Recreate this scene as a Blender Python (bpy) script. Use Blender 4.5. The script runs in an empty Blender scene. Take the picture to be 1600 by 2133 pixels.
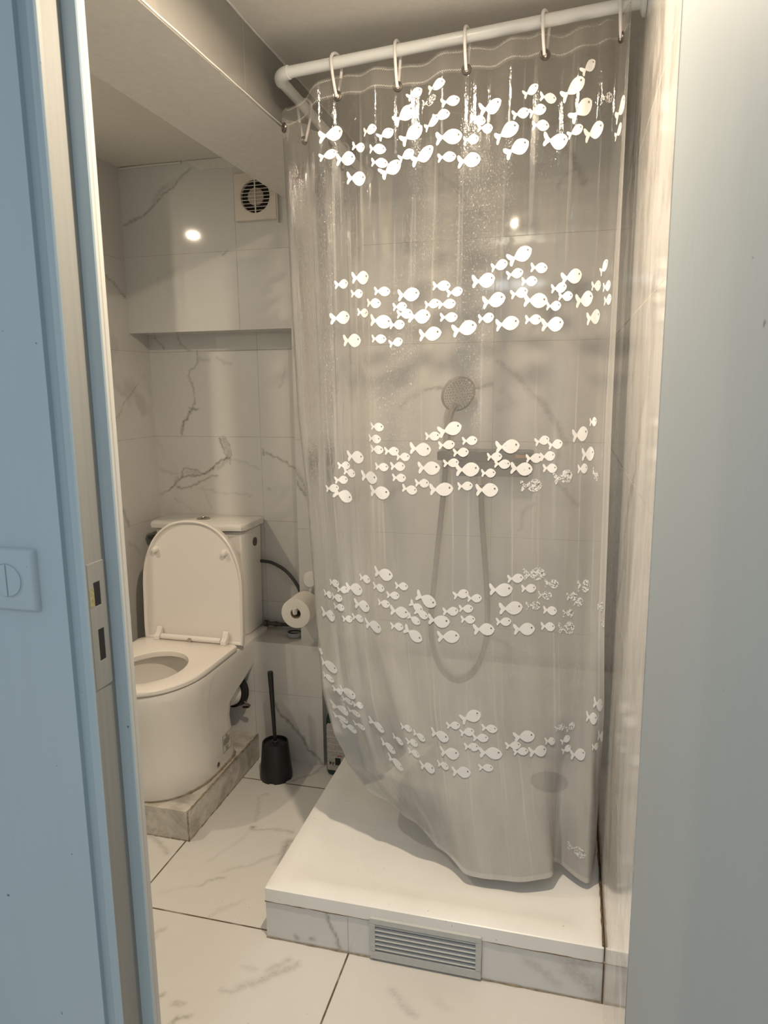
import bpy, bmesh, math, random, json
from mathutils import Vector, Matrix
random.seed(7)
D = bpy.data; SC = bpy.context.scene; COL = SC.collection

# ------------------------------------------------------------ camera, world, lights, exposure
cam_d = D.cameras.new('camera'); cam = D.objects.new('camera', cam_d); COL.objects.link(cam); SC.camera = cam
cam_d.sensor_fit = 'HORIZONTAL'; cam_d.sensor_width = 36; cam_d.lens = 36*1480/1600
p, r, w = math.radians(10.0), math.radians(-.6), math.radians(14.7)
fwd = Vector((-math.sin(w)*math.cos(p), math.cos(w)*math.cos(p), -math.sin(p)))
right = Vector((math.cos(w), math.sin(w), 0)); up = right.cross(fwd)
Rv = right*math.cos(r)+up*math.sin(r); Uv = -right*math.sin(r)+up*math.cos(r)
cam.matrix_world = Matrix(((Rv.x, Uv.x, -fwd.x, 0), (Rv.y, Uv.y, -fwd.y, 0), (Rv.z, Uv.z, -fwd.z, 1.45), (0, 0, 0, 1)))
cam_d.clip_start = .01
cam_d.dof.use_dof = True; cam_d.dof.focus_distance = 2.2; cam_d.dof.aperture_fstop = 13

wd = D.worlds.new('world'); SC.world = wd; wd.use_nodes = True
wd.node_tree.nodes['Background'].inputs[0].default_value = (.78, .90, 1, 1)
wd.node_tree.nodes['Background'].inputs[1].default_value = .42

def lamp(name, kind, loc, power, col, **kw):
    l = D.lights.new(name, kind); l.energy = power; l.color = col
    for k, v in kw.items(): setattr(l, k, v)
    o = D.objects.new(name, l); o.location = loc; COL.objects.link(o); return o
WARM = (1, .835, .63)
l1 = lamp('downlight_toilet', 'AREA', (-1.93, 1.40, 2.235), 7.4, WARM, shape='DISK', size=.042)
l2 = lamp('downlight_shower', 'AREA', (-.30, 1.17, 2.235), 15.5, WARM, shape='DISK', size=.042)
l2.data.spread = math.radians(172)
l3 = lamp('hallway_ceiling_light', 'AREA', (-.45, -.75, 2.2), 6, (.80, .92, 1), shape='DISK', size=.5)

SC.view_settings.view_transform = 'Standard'; SC.view_settings.look = 'None'
SC.view_settings.gamma = 1; SC.view_settings.use_curve_mapping = False
SC.view_settings.exposure = .34
SC.cycles.use_denoising = True
SC.cycles.transparent_max_bounces = 24; SC.cycles.max_bounces = 10; SC.cycles.diffuse_bounces = 5
SC.cycles.sample_clamp_indirect = 6; SC.cycles.caustics_refractive = False

# ------------------------------------------------------------ node helpers
class NT:
    def __init__(s, name):
        s.m = D.materials.new(name); s.m.use_nodes = True; s.t = s.m.node_tree; s.t.nodes.clear()
        s.out = s.n('ShaderNodeOutputMaterial')
    def n(s, ty, **kw):
        nd = s.t.nodes.new(ty)
        for k, v in kw.items(): setattr(nd, k, v)
        return nd
    def put(s, nd, i, v):
        if v is None: return
        if isinstance(v, bpy.types.NodeSocket): s.t.links.new(v, nd.inputs[i])
        else: nd.inputs[i].default_value = v
    def math(s, op, a, b=None, c=None, clamp=False):
        nd = s.n('ShaderNodeMath', operation=op); nd.use_clamp = clamp
        s.put(nd, 0, a); s.put(nd, 1, b); s.put(nd, 2, c); return nd.outputs[0]
    def mix(s, f, a, b, blend='MIX'):
        nd = s.n('ShaderNodeMix', data_type='RGBA', blend_type=blend)
        s.put(nd, 0, f); s.put(nd, 6, a); s.put(nd, 7, b); return nd.outputs[2]
    def noise(s, vec, scale, detail=4, rough=.55, dist=0):
        nd = s.n('ShaderNodeTexNoise'); s.put(nd, 'Vector', vec); s.put(nd, 'Scale', scale); s.put(nd, 'Detail', detail)
        s.put(nd, 'Roughness', rough); s.put(nd, 'Distortion', dist); return nd.outputs[0]
    def ramp(s, v, lo, hi, a=0., b=1.):
        nd = s.n('ShaderNodeMapRange'); s.put(nd, 0, v); s.put(nd, 1, lo); s.put(nd, 2, hi); s.put(nd, 3, a); s.put(nd, 4, b); return nd.outputs[0]
    def scale(s, vec, v):
        nd = s.n('ShaderNodeMapping'); s.put(nd, 0, vec); s.put(nd, 'Scale', v); return nd.outputs[0]
    def obj(s): return s.n('ShaderNodeTexCoord').outputs['Object']
    def bump(s, h, strength, dist=.002):
        nd = s.n('ShaderNodeBump'); s.put(nd, 'Strength', strength); s.put(nd, 'Distance', dist); s.put(nd, 'Height', h); return nd.outputs[0]
    def princ(s, col, rough=.5, normal=None, **kw):
        nd = s.n('ShaderNodeBsdfPrincipled'); s.put(nd, 'Base Color', col); s.put(nd, 'Roughness', rough)
        if normal is not None: s.put(nd, 'Normal', normal)
        for k, v in kw.items(): s.put(nd, k.replace('_', ' '), v)
        s.t.links.new(nd.outputs[0], s.out.inputs[0]); return nd
def c4(r, g, b): return (r, g, b, 1)

def simple(name, col, rough=.5, noise=0, bump=0, scale=20, **kw):
    t = NT(name); P = t.obj(); cc = c4(*col); nrm = None
    if noise:
        n = t.noise(P, scale, 6); cc = t.mix(t.ramp(n, .3, .75), c4(*[min(1, x*(1-noise)) for x in col]), c4(*[min(1, x*(1+noise*.5)) for x in col]))
    if bump: nrm = t.bump(t.noise(P, scale*3, 5), bump)
    t.princ(cc, rough, nrm, **kw); return t.m

def marble(name, jx=None, jy=None, jz=None, rough=.06, base=(.67, .65, .625), grout=(.30, .25, .19), gw=.0022, amount=.5, seed=0., gs=.55, dirt=0., streaky=0.):
    """Glossy marble-look tile; j* = (offset, period) of the joints along an axis."""
    t = NT(name); P = t.obj()
    sh = t.n('ShaderNodeVectorMath', operation='ADD'); t.put(sh, 0, P); sh.inputs[1].default_value = (seed, seed*.7, seed*1.3); Q = sh.outputs[0]
    cloud = t.noise(Q, 2.2, 5, .6, .6)
    fine = t.noise(Q, 30, 3)
    col = t.mix(t.ramp(cloud, .35, .72), c4(*base), c4(base[0]*.93, base[1]*.925, base[2]*.91))
    col = t.mix(t.math('MULTIPLY', t.ramp(fine, .35, .7), .10), col, c4(base[0]*.82, base[1]*.80, base[2]*.78))
    wv = t.n('ShaderNodeTexWave', wave_type='BANDS', bands_direction='DIAGONAL'); t.put(wv, 'Vector', Q); t.put(wv, 'Scale', .55)
    t.put(wv, 'Distortion', 9.); t.put(wv, 'Detail', 5.); t.put(wv, 'Detail Scale', 1.3); t.put(wv, 'Detail Roughness', .62)
    thin = t.ramp(wv.outputs['Fac'], .0, .035, 1., 0.)
    msk = t.ramp(t.noise(Q, 1.7, 2), .52, .66)
    v = t.math('MULTIPLY', t.math('MULTIPLY', thin, msk), amount)
    col = t.mix(v, col, c4(.36, .33, .29))
    if streaky:
        sk = t.noise(t.scale(Q, (9, 9, 3.2)), 1, 9, .72, .8)
        col = t.mix(t.math('MULTIPLY', t.ramp(sk, .47, .66), streaky), col, c4(.34, .315, .28))
    spk = t.math('MULTIPLY', t.ramp(t.noise(P, 75, 2, .5), .755, .765), dirt)
    col = t.mix(spk, col, c4(.10, .07, .045))
    at = t.n('ShaderNodeAttribute', attribute_name='vein')
    vein = t.math('MULTIPLY', at.outputs['Fac'], t.ramp(t.noise(P, 90, 4, .7), .3, .6, .35, 1.), clamp=True)
    col = t.mix(vein, col, c4(.145, .115, .088))
    sx = t.n('ShaderNodeSeparateXYZ'); t.put(sx, 0, P)
    ge = t.n('ShaderNodeNewGeometry'); sn = t.n('ShaderNodeSeparateXYZ'); t.put(sn, 0, ge.outputs['Normal'])
    g = None
    for i, j in enumerate((jx, jy, jz)):
        if not j: continue
        d = t.math('PINGPONG', t.math('SUBTRACT', sx.outputs[i], j[0]), j[1]/2)
        m = t.ramp(d, gw*.35, gw*.65, 1., 0.)
        m = t.math('MULTIPLY', m, t.math('LESS_THAN', t.math('ABSOLUTE', sn.outputs[i]), .5))
        g = m if g is None else t.math('MAXIMUM', g, m)
    nrm = None; rg = rough
    if g is not None:
        col = t.mix(t.math('MULTIPLY', g, t.ramp(t.noise(P, 14, 4), .3, .65, gs*.6, gs*1.3)), col, c4(*grout))
        rg = t.ramp(g, 0, 1, rough, .7)
        nrm = t.bump(g, -.25, .0015)
    t.princ(col, rg, nrm); return t.m

# ------------------------------------------------------------ mesh helpers
def props(o, label=None, cat=None, group=None, kind=None):
    if label: o['label'] = label
    if cat: o['category'] = cat
    if group: o['group'] = group
    if kind: o['kind'] = kind
    return o
def link(name, me, parent=None, mats=(), smooth=False):
    for m in mats: me.materials.append(m)
    if smooth:
        for f in me.polygons: f.use_smooth = True
    o = D.objects.new(name, me); COL.objects.link(o)
    if parent: o.parent = parent
    return o
def fin(name, bm, mat, parent=None, smooth=False, bevel=0, seg=2, angle=35, sub=0):
    bmesh.ops.recalc_face_normals(bm, faces=bm.faces)
    me = D.meshes.new(name); bm.to_mesh(me); bm.free()
    o = link(name, me, parent, mat if isinstance(mat, (list, tuple)) else [mat], smooth)
    if bevel:
        b = o.modifiers.new('bevel', 'BEVEL'); b.width = bevel; b.segments = seg; b.limit_method = 'ANGLE'; b.angle_limit = math.radians(angle)
    if sub:
        b = o.modifiers.new('sub', 'SUBSURF'); b.levels = sub; b.render_levels = sub
    if smooth:
        try:
            me.set_sharp_from_angle(angle=math.radians(40))
        except Exception: pass
    return o
def empty(name, loc, label, cat, group=None):
    o = D.objects.new(name, None); COL.objects.link(o); o.location = loc; o.empty_display_size = .05
    return props(o, label, cat, group)
def box(bm, x0, x1, y0, y1, z0, z1, mi=0):
    vs = [bm.verts.new((x, y, z)) for x in (x0, x1) for y in (y0, y1) for z in (z0, z1)]
    for f in ((0, 1, 3, 2), (4, 6, 7, 5), (0, 4, 5, 1), (2, 3, 7, 6), (0, 2, 6, 4), (1, 5, 7, 3)):
        fc = bm.faces.new([vs[i] for i in f]); fc.material_index = mi
    return vs
def loft(bm, rings, cap0=True, cap1=True, closed=True, mi=0):
    R = [[bm.verts.new(q) for q in ring] for ring in rings]
    n = len(R[0])
    for a, b in zip(R, R[1:]):
        for i in range(n if closed else n-1):
            f = bm.faces.new((a[i], a[(i+1) % n], b[(i+1) % n], b[i])); f.material_index = mi
    if cap0: bm.faces.new(list(reversed(R[0]))).material_index = mi
    if cap1: bm.faces.new(R[-1]).material_index = mi
    return R
def circ(c, rad, ax, n=32, rad2=None):
    c = Vector(c); ax = Vector(ax).normalized()
    t = Vector((0, 0, 1)) if abs(ax.z) < .9 else Vector((1, 0, 0))
    a = ax.cross(t).normalized(); b = ax.cross(a)
    return [c + a*math.cos(2*math.pi*i/n)*rad + b*math.sin(2*math.pi*i/n)*(rad2 or rad) for i in range(n)]
def cyl(bm, p0, p1, r0, r1=None, n=32, mi=0):
    p0, p1 = Vector(p0), Vector(p1)
    loft(bm, [circ(p0, r0, p1-p0, n), circ(p1, r0 if r1 is None else r1, p1-p0, n)], mi=mi)
def lathe(bm, c, ax, prof, n=40, mi=0, cap0=True, cap1=True):
    c = Vector(c); ax = Vector(ax).normalized()
    loft(bm, [circ(c+ax*h, max(r, 1e-4), ax, n) for r, h in prof], mi=mi, cap0=cap0, cap1=cap1)
def tube(bm, pts, rad, n=12, mi=0, closed=False, flat=None):
    pts = [Vector(q) for q in pts]; rings = []; prev = None
    for i, q in enumerate(pts):
        if closed: d = pts[(i+1) % len(pts)]-pts[i-1]
        else: d = pts[min(i+1, len(pts)-1)]-pts[max(i-1, 0)]
        d.normalize()
        if prev is None:
            t = Vector((0, 0, 1)) if abs(d.z) < .9 else Vector((1, 0, 0)); a = d.cross(t).normalized()
        else: a = (prev - d*prev.dot(d)).normalized()
        prev = a; b = d.cross(a)
        rr = rad[i] if isinstance(rad, (list, tuple)) else rad
        rings.append([q+a*math.cos(2*math.pi*k/n)*rr+b*math.sin(2*math.pi*k/n)*rr*(flat or 1) for k in range(n)])
    if closed: rings.append(rings[0])
    loft(bm, rings, cap0=not closed, cap1=not closed, mi=mi)
    if closed: bmesh.ops.remove_doubles(bm, verts=bm.verts, dist=1e-6)
def spline(pts, k=8):
    pts = [Vector(q) for q in pts]; out = []
    P = [pts[0]*2-pts[1]] + pts + [pts[-1]*2-pts[-2]]
    for i in range(1, len(P)-2):
        for j in range(k):
            t = j/k; a, b, c, d = P[i-1:i+3]
            out.append(.5*((2*b)+(c-a)*t+(2*a-5*b+4*c-d)*t*t+(3*b-3*c+d-a)*t**3))
    out.append(pts[-1]); return out

# ------------------------------------------------------------ marked data (metres on each plane; curtain in metres along / share of drop)
DATA = json.loads('''{"F":[[0.797,0.0627,1,0,0],[0.913,0.0662,0,0,0],[0.954,0.0719,0,45,0],[1.0,0.0531,1,25,0],[1.019,0.0745,1,30,0],[0.876,0.0815,0,-10,0],[0.934,0.0881,0,-5,0],[0.835,0.0931,1,-3,0],[0.939,0.1031,0,-5,0],[0.967,0.1096,1,50,0],[0.868,0.1163,1,-5,0],[0.787,0.0848,0,5,0],[1.026,0.0318,0,25,0],[1.006,0.0965,0,20,0],[1.048,0.0997,1,15,0],[1.115,0.0518,0,8,0],[1.212,0.0624,1,8,0],[1.094,0.0648,0,0,0],[1.18,0.0744,0,-10,0],[1.199,0.0831,0,-5,0],[1.113,0.0882,1,0,0],[1.165,0.094,0,0,0],[1.255,0.0933,1,15,0],[1.288,0.0769,0,10,0],[1.31,0.0553,0,20,0],[1.328,0.0762,0,8,0],[1.352,0.0637,0,-5,0],[1.336,0.0912,0,-5,0],[1.374,0.1067,1,-8,0],[1.281,0.1117,1,22,0],[1.161,0.115,1,0,0],[1.109,0.109,0,0,0],[1.412,0.0586,1,20,0],[1.436,0.0818,1,30,0],[1.422,0.1019,0,15,0],[1.476,0.105,1,12,0],[1.449,0.0412,0,35,0],[1.58,0.1135,0,15,0],[1.514,0.0753,0,0,1],[1.063,0.0439,0,0,1],[1.082,0.032,0,0,0],[1.072,0.0683,0,15,0],[1.587,0.0933,1,20,0],[0.484,0.0147,0,0,0],[0.533,0.0939,1,0,0],[0.39,0.078,1,0,0],[0.544,0.0603,1,0,0],[0.558,0.0307,0,0,0],[0.492,0.0569,0,0,0],[0.52,0.0762,0,0,0],[0.406,0.0985,1,0,0],[0.408,0.022,0,0,0],[0.878,0.2302,1,0,0],[0.815,0.2366,0,0,0],[0.865,0.2488,0,0,0],[0.946,0.2464,0,0,0],[0.922,0.2603,0,-3,0],[0.885,0.2714,0,-5,0],[0.942,0.2812,1,-5,0],[0.846,0.305,1,0,0],[0.937,0.3018,0,0,0],[0.983,0.3055,0,10,0],[1.016,0.2511,1,0,0],[0.993,0.2641,0,0,0],[1.006,0.2727,0,0,0],[1.046,0.2771,1,-5,0],[0.986,0.2848,0,0,0],[1.08,0.265,0,0,0],[1.102,0.2462,0,-5,0],[1.134,0.2541,0,5,0],[1.116,0.2668,0,0,0],[1.121,0.2817,0,-3,0],[1.075,0.2987,1,0,0],[1.16,0.2956,1,8,0],[1.206,0.2444,1,0,0],[1.234,0.2678,1,3,0],[1.215,0.2859,0,0,0],[1.27,0.2949,1,3,0],[1.246,0.231,0,5,0],[1.296,0.2226,1,20,0],[1.285,0.2417,0,8,0],[1.344,0.2372,0,-5,0],[1.321,0.2508,0,-3,0],[1.297,0.2627,0,8,0],[1.338,0.2719,1,-5,0],[1.385,0.2787,0,-3,0],[1.334,0.2925,0,-3,0],[1.384,0.2987,1,0,0],[1.431,0.2498,1,5,0],[1.397,0.26,0,0,0],[1.416,0.2696,0,-5,0],[1.475,0.2746,1,5,0],[1.515,0.2946,1,5,0],[1.518,0.2616,0,0,0],[1.549,0.2434,0,30,0],[1.572,0.2646,0,0,0],[1.582,0.2793,0,0,0],[0.81,0.2769,1,0,0],[0.413,0.2234,0,0,0],[0.343,0.2266,1,0,0],[0.533,0.2437,1,0,0],[0.498,0.2569,0,0,0],[0.562,0.2662,0,0,0],[0.512,0.2808,1,0,0],[0.387,0.2666,0,0,0],[0.55,0.3051,1,-20,0],[0.493,0.3012,0,0,0],[0.364,0.2955,0,0,0],[0.265,0.2746,0,0,0],[0.581,0.2853,0,0,0],[1.128,0.4104,1,12,0],[1.084,0.4174,0,0,0],[1.119,0.4285,0,0,0],[1.178,0.4247,0,0,0],[1.155,0.4382,0,0,0],[1.277,0.4333,1,0,0],[1.244,0.4445,0,0,0],[1.264,0.4532,0,-5,0],[1.05,0.4332,1,-5,0],[1.13,0.4503,0,0,0],[1.172,0.459,1,0,0],[1.228,0.4637,0,0,0],[1.313,0.4602,1,-8,0],[1.366,0.4285,0,10,0],[1.403,0.4327,0,8,0],[1.382,0.4465,0,5,0],[1.345,0.4485,0,0,0],[1.389,0.4603,0,0,0],[1.429,0.4701,1,10,1],[1.339,0.4805,1,0,1],[1.072,0.4559,1,0,0],[1.104,0.4817,1,0,0],[1.166,0.4787,0,0,0],[1.224,0.4838,1,0,0],[1.053,0.4747,0,0,0],[1.017,0.4832,0,-10,0],[0.928,0.4899,1,0,0],[0.988,0.4693,0,0,0],[0.985,0.4551,0,0,0],[0.939,0.4571,0,0,0],[0.969,0.4367,0,0,0],[0.847,0.4509,1,0,0],[0.895,0.4733,1,0,0],[1.001,0.443,0,0,0],[1.484,0.4221,1,5,0],[1.541,0.4092,0,0,0],[1.522,0.4452,1,0,0],[1.498,0.4614,0,0,0],[1.563,0.4694,0,-30,1],[0.806,0.4637,0,0,0],[0.823,0.4726,0,-10,0],[0.795,0.4826,0,0,0],[0.765,0.4931,0,0,0],[0.797,0.503,1,-20,0],[0.929,0.4079,0,0,0],[0.92,0.4231,0,0,0],[0.926,0.4361,0,0,0],[0.501,0.4269,1,0,0],[0.544,0.4333,0,0,0],[0.454,0.4514,1,0,0],[0.547,0.4731,0,0,0],[0.476,0.4774,0,0,0],[0.368,0.4884,0,0,0],[0.519,0.5038,1,0,0],[0.93,0.5958,1,-3,0],[0.861,0.6105,0,0,0],[0.913,0.6154,0,0,0],[0.986,0.6085,0,0,0],[0.959,0.6221,0,0,0],[0.929,0.6351,0,0,0],[0.977,0.6431,1,-5,0],[0.845,0.6491,1,0,0],[0.818,0.6289,1,0,0],[1.058,0.6221,1,-20,0],[1.029,0.633,0,-30,0],[1.043,0.6417,0,-20,0],[1.02,0.6505,0,-50,0],[1.093,0.6478,1,-5,0],[0.966,0.6635,0,0,0],[0.881,0.6724,1,0,0],[0.823,0.669,0,0,0],[1.014,0.6708,1,-50,0],[1.118,0.6678,1,0,0],[1.154,0.6129,0,10,0],[1.191,0.6178,0,0,0],[1.126,0.6348,0,0,0],[1.168,0.6312,0,0,0],[1.173,0.645,0,0,0],[1.216,0.6571,1,3,0],[1.262,0.6056,1,0,0],[1.3,0.5921,0,0,0],[1.351,0.5876,1,0,1],[1.336,0.605,0,0,0],[1.289,0.629,1,0,0],[1.27,0.6457,0,0,0],[1.324,0.6562,1,0,0],[1.401,0.5984,0,0,1],[1.382,0.6135,0,0,1],[1.349,0.6266,0,0,1],[1.398,0.6319,0,0,0],[1.392,0.6524,0,0,0],[1.454,0.6527,1,0,1],[1.521,0.6013,1,0,1],[1.47,0.6135,0,0,1],[1.497,0.6207,0,0,1],[1.458,0.6343,0,0,1],[1.618,0.6238,0,0,1],[1.642,0.6448,0,0,1],[0.743,0.6244,0,0,0],[0.708,0.6437,0,0,0],[0.751,0.6445,0,0,0],[0.756,0.6578,0,0,0],[0.703,0.6752,1,0,0],[0.783,0.6734,0,0,0],[0.774,0.632,0,0,0],[0.636,0.7446,0,0,0],[0.673,0.7591,1,0,0],[0.667,0.7798,0,0,0],[0.699,0.7923,0,0,0],[0.739,0.7874,1,0,0],[0.732,0.8017,0,0,0],[0.691,0.8245,1,0,0],[0.746,0.8174,0,0,0],[0.771,0.8014,0,0,0],[0.678,0.8433,0,0,0],[0.7,0.8544,1,0,0],[1.172,0.773,1,20,0],[1.12,0.7862,0,3,0],[1.159,0.7939,0,10,0],[1.221,0.787,0,-3,0],[1.195,0.8006,0,0,0],[0.956,0.8061,0,-5,0],[0.998,0.8135,0,-20,0],[0.908,0.8308,0,-15,0],[0.965,0.8266,0,0,0],[1.074,0.8033,1,-8,0],[0.849,0.8534,1,-15,0],[0.825,0.8252,1,-20,0],[0.749,0.8383,0,0,0],[0.962,0.8424,0,-10,0],[1.168,0.8137,0,0,0],[1.099,0.8255,1,0,0],[0.865,0.8749,1,-15,0],[1.07,0.8457,0,0,0],[1.13,0.85,1,0,0],[1.005,0.8576,1,0,0],[1.202,0.8409,0,0,0],[1.218,0.8202,1,0,0],[1.311,0.7965,1,3,0],[1.279,0.8079,0,0,0],[1.297,0.8163,0,0,0],[1.347,0.8169,1,3,0],[1.43,0.7836,0,15,1],[1.473,0.782,0,25,1],[1.392,0.8037,0,0,0],[1.456,0.8011,0,25,0],[1.463,0.815,0,25,0],[1.511,0.819,1,12,0],[1.572,0.7665,1,-5,0],[1.61,0.7489,1,-15,0],[1.637,0.7943,1,-15,0],[1.594,0.8052,0,0,0],[1.521,0.959,1,0,1]],"V":{"niche":[[[[-1.425,1.594],[-1.433,1.55],[-1.465,1.524],[-1.472,1.498],[-1.454,1.451],[-1.455,1.398],[-1.458,1.371]],3,0.55],[[[-1.458,1.371],[-1.475,1.355],[-1.505,1.317],[-1.517,1.274]],5,0.75],[[[-1.477,1.374],[-1.463,1.363],[-1.442,1.368]],3,0.8],[[[-1.42,1.571],[-1.38,1.559]],6,0.3],[[[-1.35,1.569],[-1.322,1.551],[-1.282,1.545]],6,0.25],[[[-1.617,1.656],[-1.573,1.608]],3,0.5],[[[-1.516,1.653],[-1.505,1.63],[-1.477,1.605],[-1.454,1.596]],3,0.5],[[[-1.35,1.256],[-1.337,1.221],[-1.324,1.189],[-1.307,1.176]],2.5,0.8],[[[-1.327,1.256],[-1.311,1.222],[-1.306,1.195],[-1.306,1.149]],2.5,0.7],[[[-1.338,1.256],[-1.324,1.222],[-1.314,1.184]],9,0.45],[[[-1.313,1.18],[-1.361,1.162],[-1.387,1.134],[-1.43,1.111],[-1.486,1.099],[-1.529,1.093],[-1.562,1.064],[-1.595,1.035]],3.5,0.85],[[[-1.325,1.17],[-1.363,1.14]],9,0.35],[[[-1.436,1.114],[-1.484,1.127],[-1.514,1.133],[-1.531,1.117],[-1.529,1.098]],3,0.6],[[[-1.461,1.113],[-1.509,1.115]],8,0.3],[[[-1.388,1.107],[-1.425,1.092],[-1.457,1.075],[-1.507,1.054],[-1.55,1.05]],3,0.6],[[[-1.548,1.087],[-1.562,1.058]],9,0.4],[[[-1.631,1.02],[-1.595,1.035]],4,0.4],[[[-1.632,1.124],[-1.546,1.109]],5,0.25],[[[-1.407,1.106],[-1.368,1.1]],4,0.5],[[[-1.464,1.05],[-1.309,1.032],[-1.227,1.029]],3,0.22],[[[-1.572,1.008],[-1.483,0.954]],4,0.2],[[[-1.434,1.05],[-1.405,0.974]],6,0.2],[[[-1.169,1.207],[-1.167,1.194]],4,0.7],[[[-1.155,1.202],[-1.105,1.182],[-1.066,1.156],[-1.035,1.143]],3,0.65],[[[-1.155,1.058],[-1.138,1.059]],4,0.4],[[[-1.058,1.523],[-1.064,1.503],[-1.089,1.452]],4,0.2],[[[-1.302,1.171],[-1.215,1.148],[-1.181,1.138]],4,0.2]],"main":[[[[-0.98,1.141],[-0.951,1.106],[-0.937,1.066],[-0.922,1.016]],3,0.6],[[[-0.978,1.105],[-0.968,1.085],[-0.948,1.061],[-0.922,1.018]],3,0.75],[[[-1.349,2.222],[-1.385,2.198],[-1.422,2.165],[-1.465,2.143],[-1.497,2.116],[-1.509,2.102],[-1.541,2.082],[-1.591,2.062],[-1.635,2.045]],4,0.55],[[[-1.38,2.196],[-1.433,2.175],[-1.476,2.154],[-1.502,2.121]],9,0.25],[[[-1.22,1.94],[-1.236,1.924]],3,0.5],[[[-1.507,1.859],[-1.501,1.86]],4,0.4],[[[-1.414,1.895],[-1.461,1.872]],9,0.12],[[[-0.491,1.438],[-0.428,1.449],[-0.405,1.439],[-0.304,1.444],[-0.263,1.456]],5,0.7],[[[-0.491,1.438],[-0.547,1.409],[-0.58,1.378]],9,0.3],[[[-0.245,1.53],[-0.185,1.489],[-0.147,1.444],[-0.094,1.392],[-0.056,1.339],[-0.009,1.257]],8,0.45],[[[-0.228,1.43],[-0.19,1.392],[-0.242,1.37]],14,0.25],[[[-0.038,1.227],[-0.049,1.135],[0.004,1.083],[0.035,1.045]],8,0.4],[[[-0.707,1.112],[-0.641,1.048],[-0.582,1.099]],14,0.3],[[[-0.042,2.177],[-0.026,2.154],[-0.011,2.118],[0.013,2.074]],14,0.7],[[[-0.068,2.066],[-0.011,2.125]],6,0.4],[[[-0.445,2.139],[-0.373,2.067],[-0.278,1.979],[-0.139,1.955]],7,0.35],[[[0.031,1.769],[-0.056,1.698],[-0.146,1.625]],12,0.3],[[[-0.171,0.457],[-0.122,0.419],[-0.065,0.356]],9,0.4],[[[-0.253,0.56],[-0.204,0.547],[-0.172,0.516]],9,0.4],[[[-0.114,1.048],[-0.144,1.024],[-0.158,0.96]],6,0.4],[[[-0.267,0.43],[-0.266,0.387],[-0.202,0.437]],8,0.3]],"left":[[[[2.327,1.857],[2.366,1.838],[2.399,1.822],[2.439,1.79]],4,0.6],[[[2.481,1.466],[2.451,1.438],[2.395,1.403],[2.355,1.358],[2.328,1.337]],3,0.4],[[[2.332,0.994],[2.362,0.928]],6,0.5],[[[2.348,0.869],[2.401,0.836],[2.427,0.804]],6,0.3]],"ledge":[[[[-1.08,0.24],[-1.064,0.212],[-1.054,0.196],[-1.021,0.162],[-0.992,0.135],[-0.966,0.101],[-0.941,0.06],[-0.911,0.03],[-0.885,0.001]],3.5,0.75]],"floor":[[[[-0.885,2.404],[-0.896,2.353],[-0.918,2.324],[-0.966,2.272]],5,0.55],[[[-0.988,1.983],[-0.979,1.971]],4,0.9],[[[-0.964,1.97],[-0.905,1.984],[-0.849,1.984]],6,0.4],[[[-0.828,1.831],[-0.833,1.896],[-0.841,1.937],[-0.804,1.95]],12,0.6],[[[-1.293,1.853],[-1.237,1.823],[-1.206,1.805],[-1.19,1.783]],7,0.45],[[[-1.04,2.151],[-1.003,2.056],[-0.994,2.01]],5,0.25],[[[-1.019,2.177],[-1.033,2.163]],5,0.3],[[[-1.017,1.678],[-0.997,1.707],[-0.968,1.727]],5,0.4],[[[-1.119,1.622],[-1.059,1.66],[-1.017,1.678]],6,0.12],[[[-0.93,1.573],[-0.897,1.617],[-0.86,1.655]],5,0.2],[[[-1.042,1.78],[-1.035,1.827],[-1.007,1.87],[-0.978,1.985]],6,0.15],[[[-1.032,1.456],[-1.034,1.485],[-1.026,1.504]],7,0.35],[[[-0.849,1.241],[-0.839,1.264],[-0.819,1.274]],6,0.7],[[[-0.93,1.295],[-0.907,1.31]],6,0.5],[[[-0.874,1.291],[-0.85,1.299]],4,0.5],[[[-0.78,1.356],[-0.747,1.358],[-0.706,1.402]],5,0.35],[[[-0.691,1.434],[-0.657,1.484]],10,0.35],[[[-0.761,1.437],[-0.725,1.435]],8,0.2],[[[-0.981,1.757],[-0.908,1.805],[-0.85,1.867]],5,0.25],[[[-0.739,1.374],[-0.692,1.411],[-0.627,1.474]],10,0.35],[[[-0.374,1.457],[-0.338,1.421],[-0.305,1.402]],9,0.3],[[[-0.258,1.454],[-0.237,1.439]],10,0.15]],"riser":[[[[-0.57,0.122],[-0.562,0.074],[-0.546,0.042],[-0.539,0.011]],5,0.7],[[[0.077,0.12],[0.04,0.079],[0.08,0.055],[0.114,0.011]],26,0.38],[[[-0.056,0.074],[-0.009,0.048],[0.019,0.028]],12,0.25],[[[-0.66,0.022],[-0.657,0.012]],5,0.6],[[[-0.613,0.017],[-0.605,0.019]],5,0.6]]}}''')
VEINS = DATA['V']; FISH = DATA['F']

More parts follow.
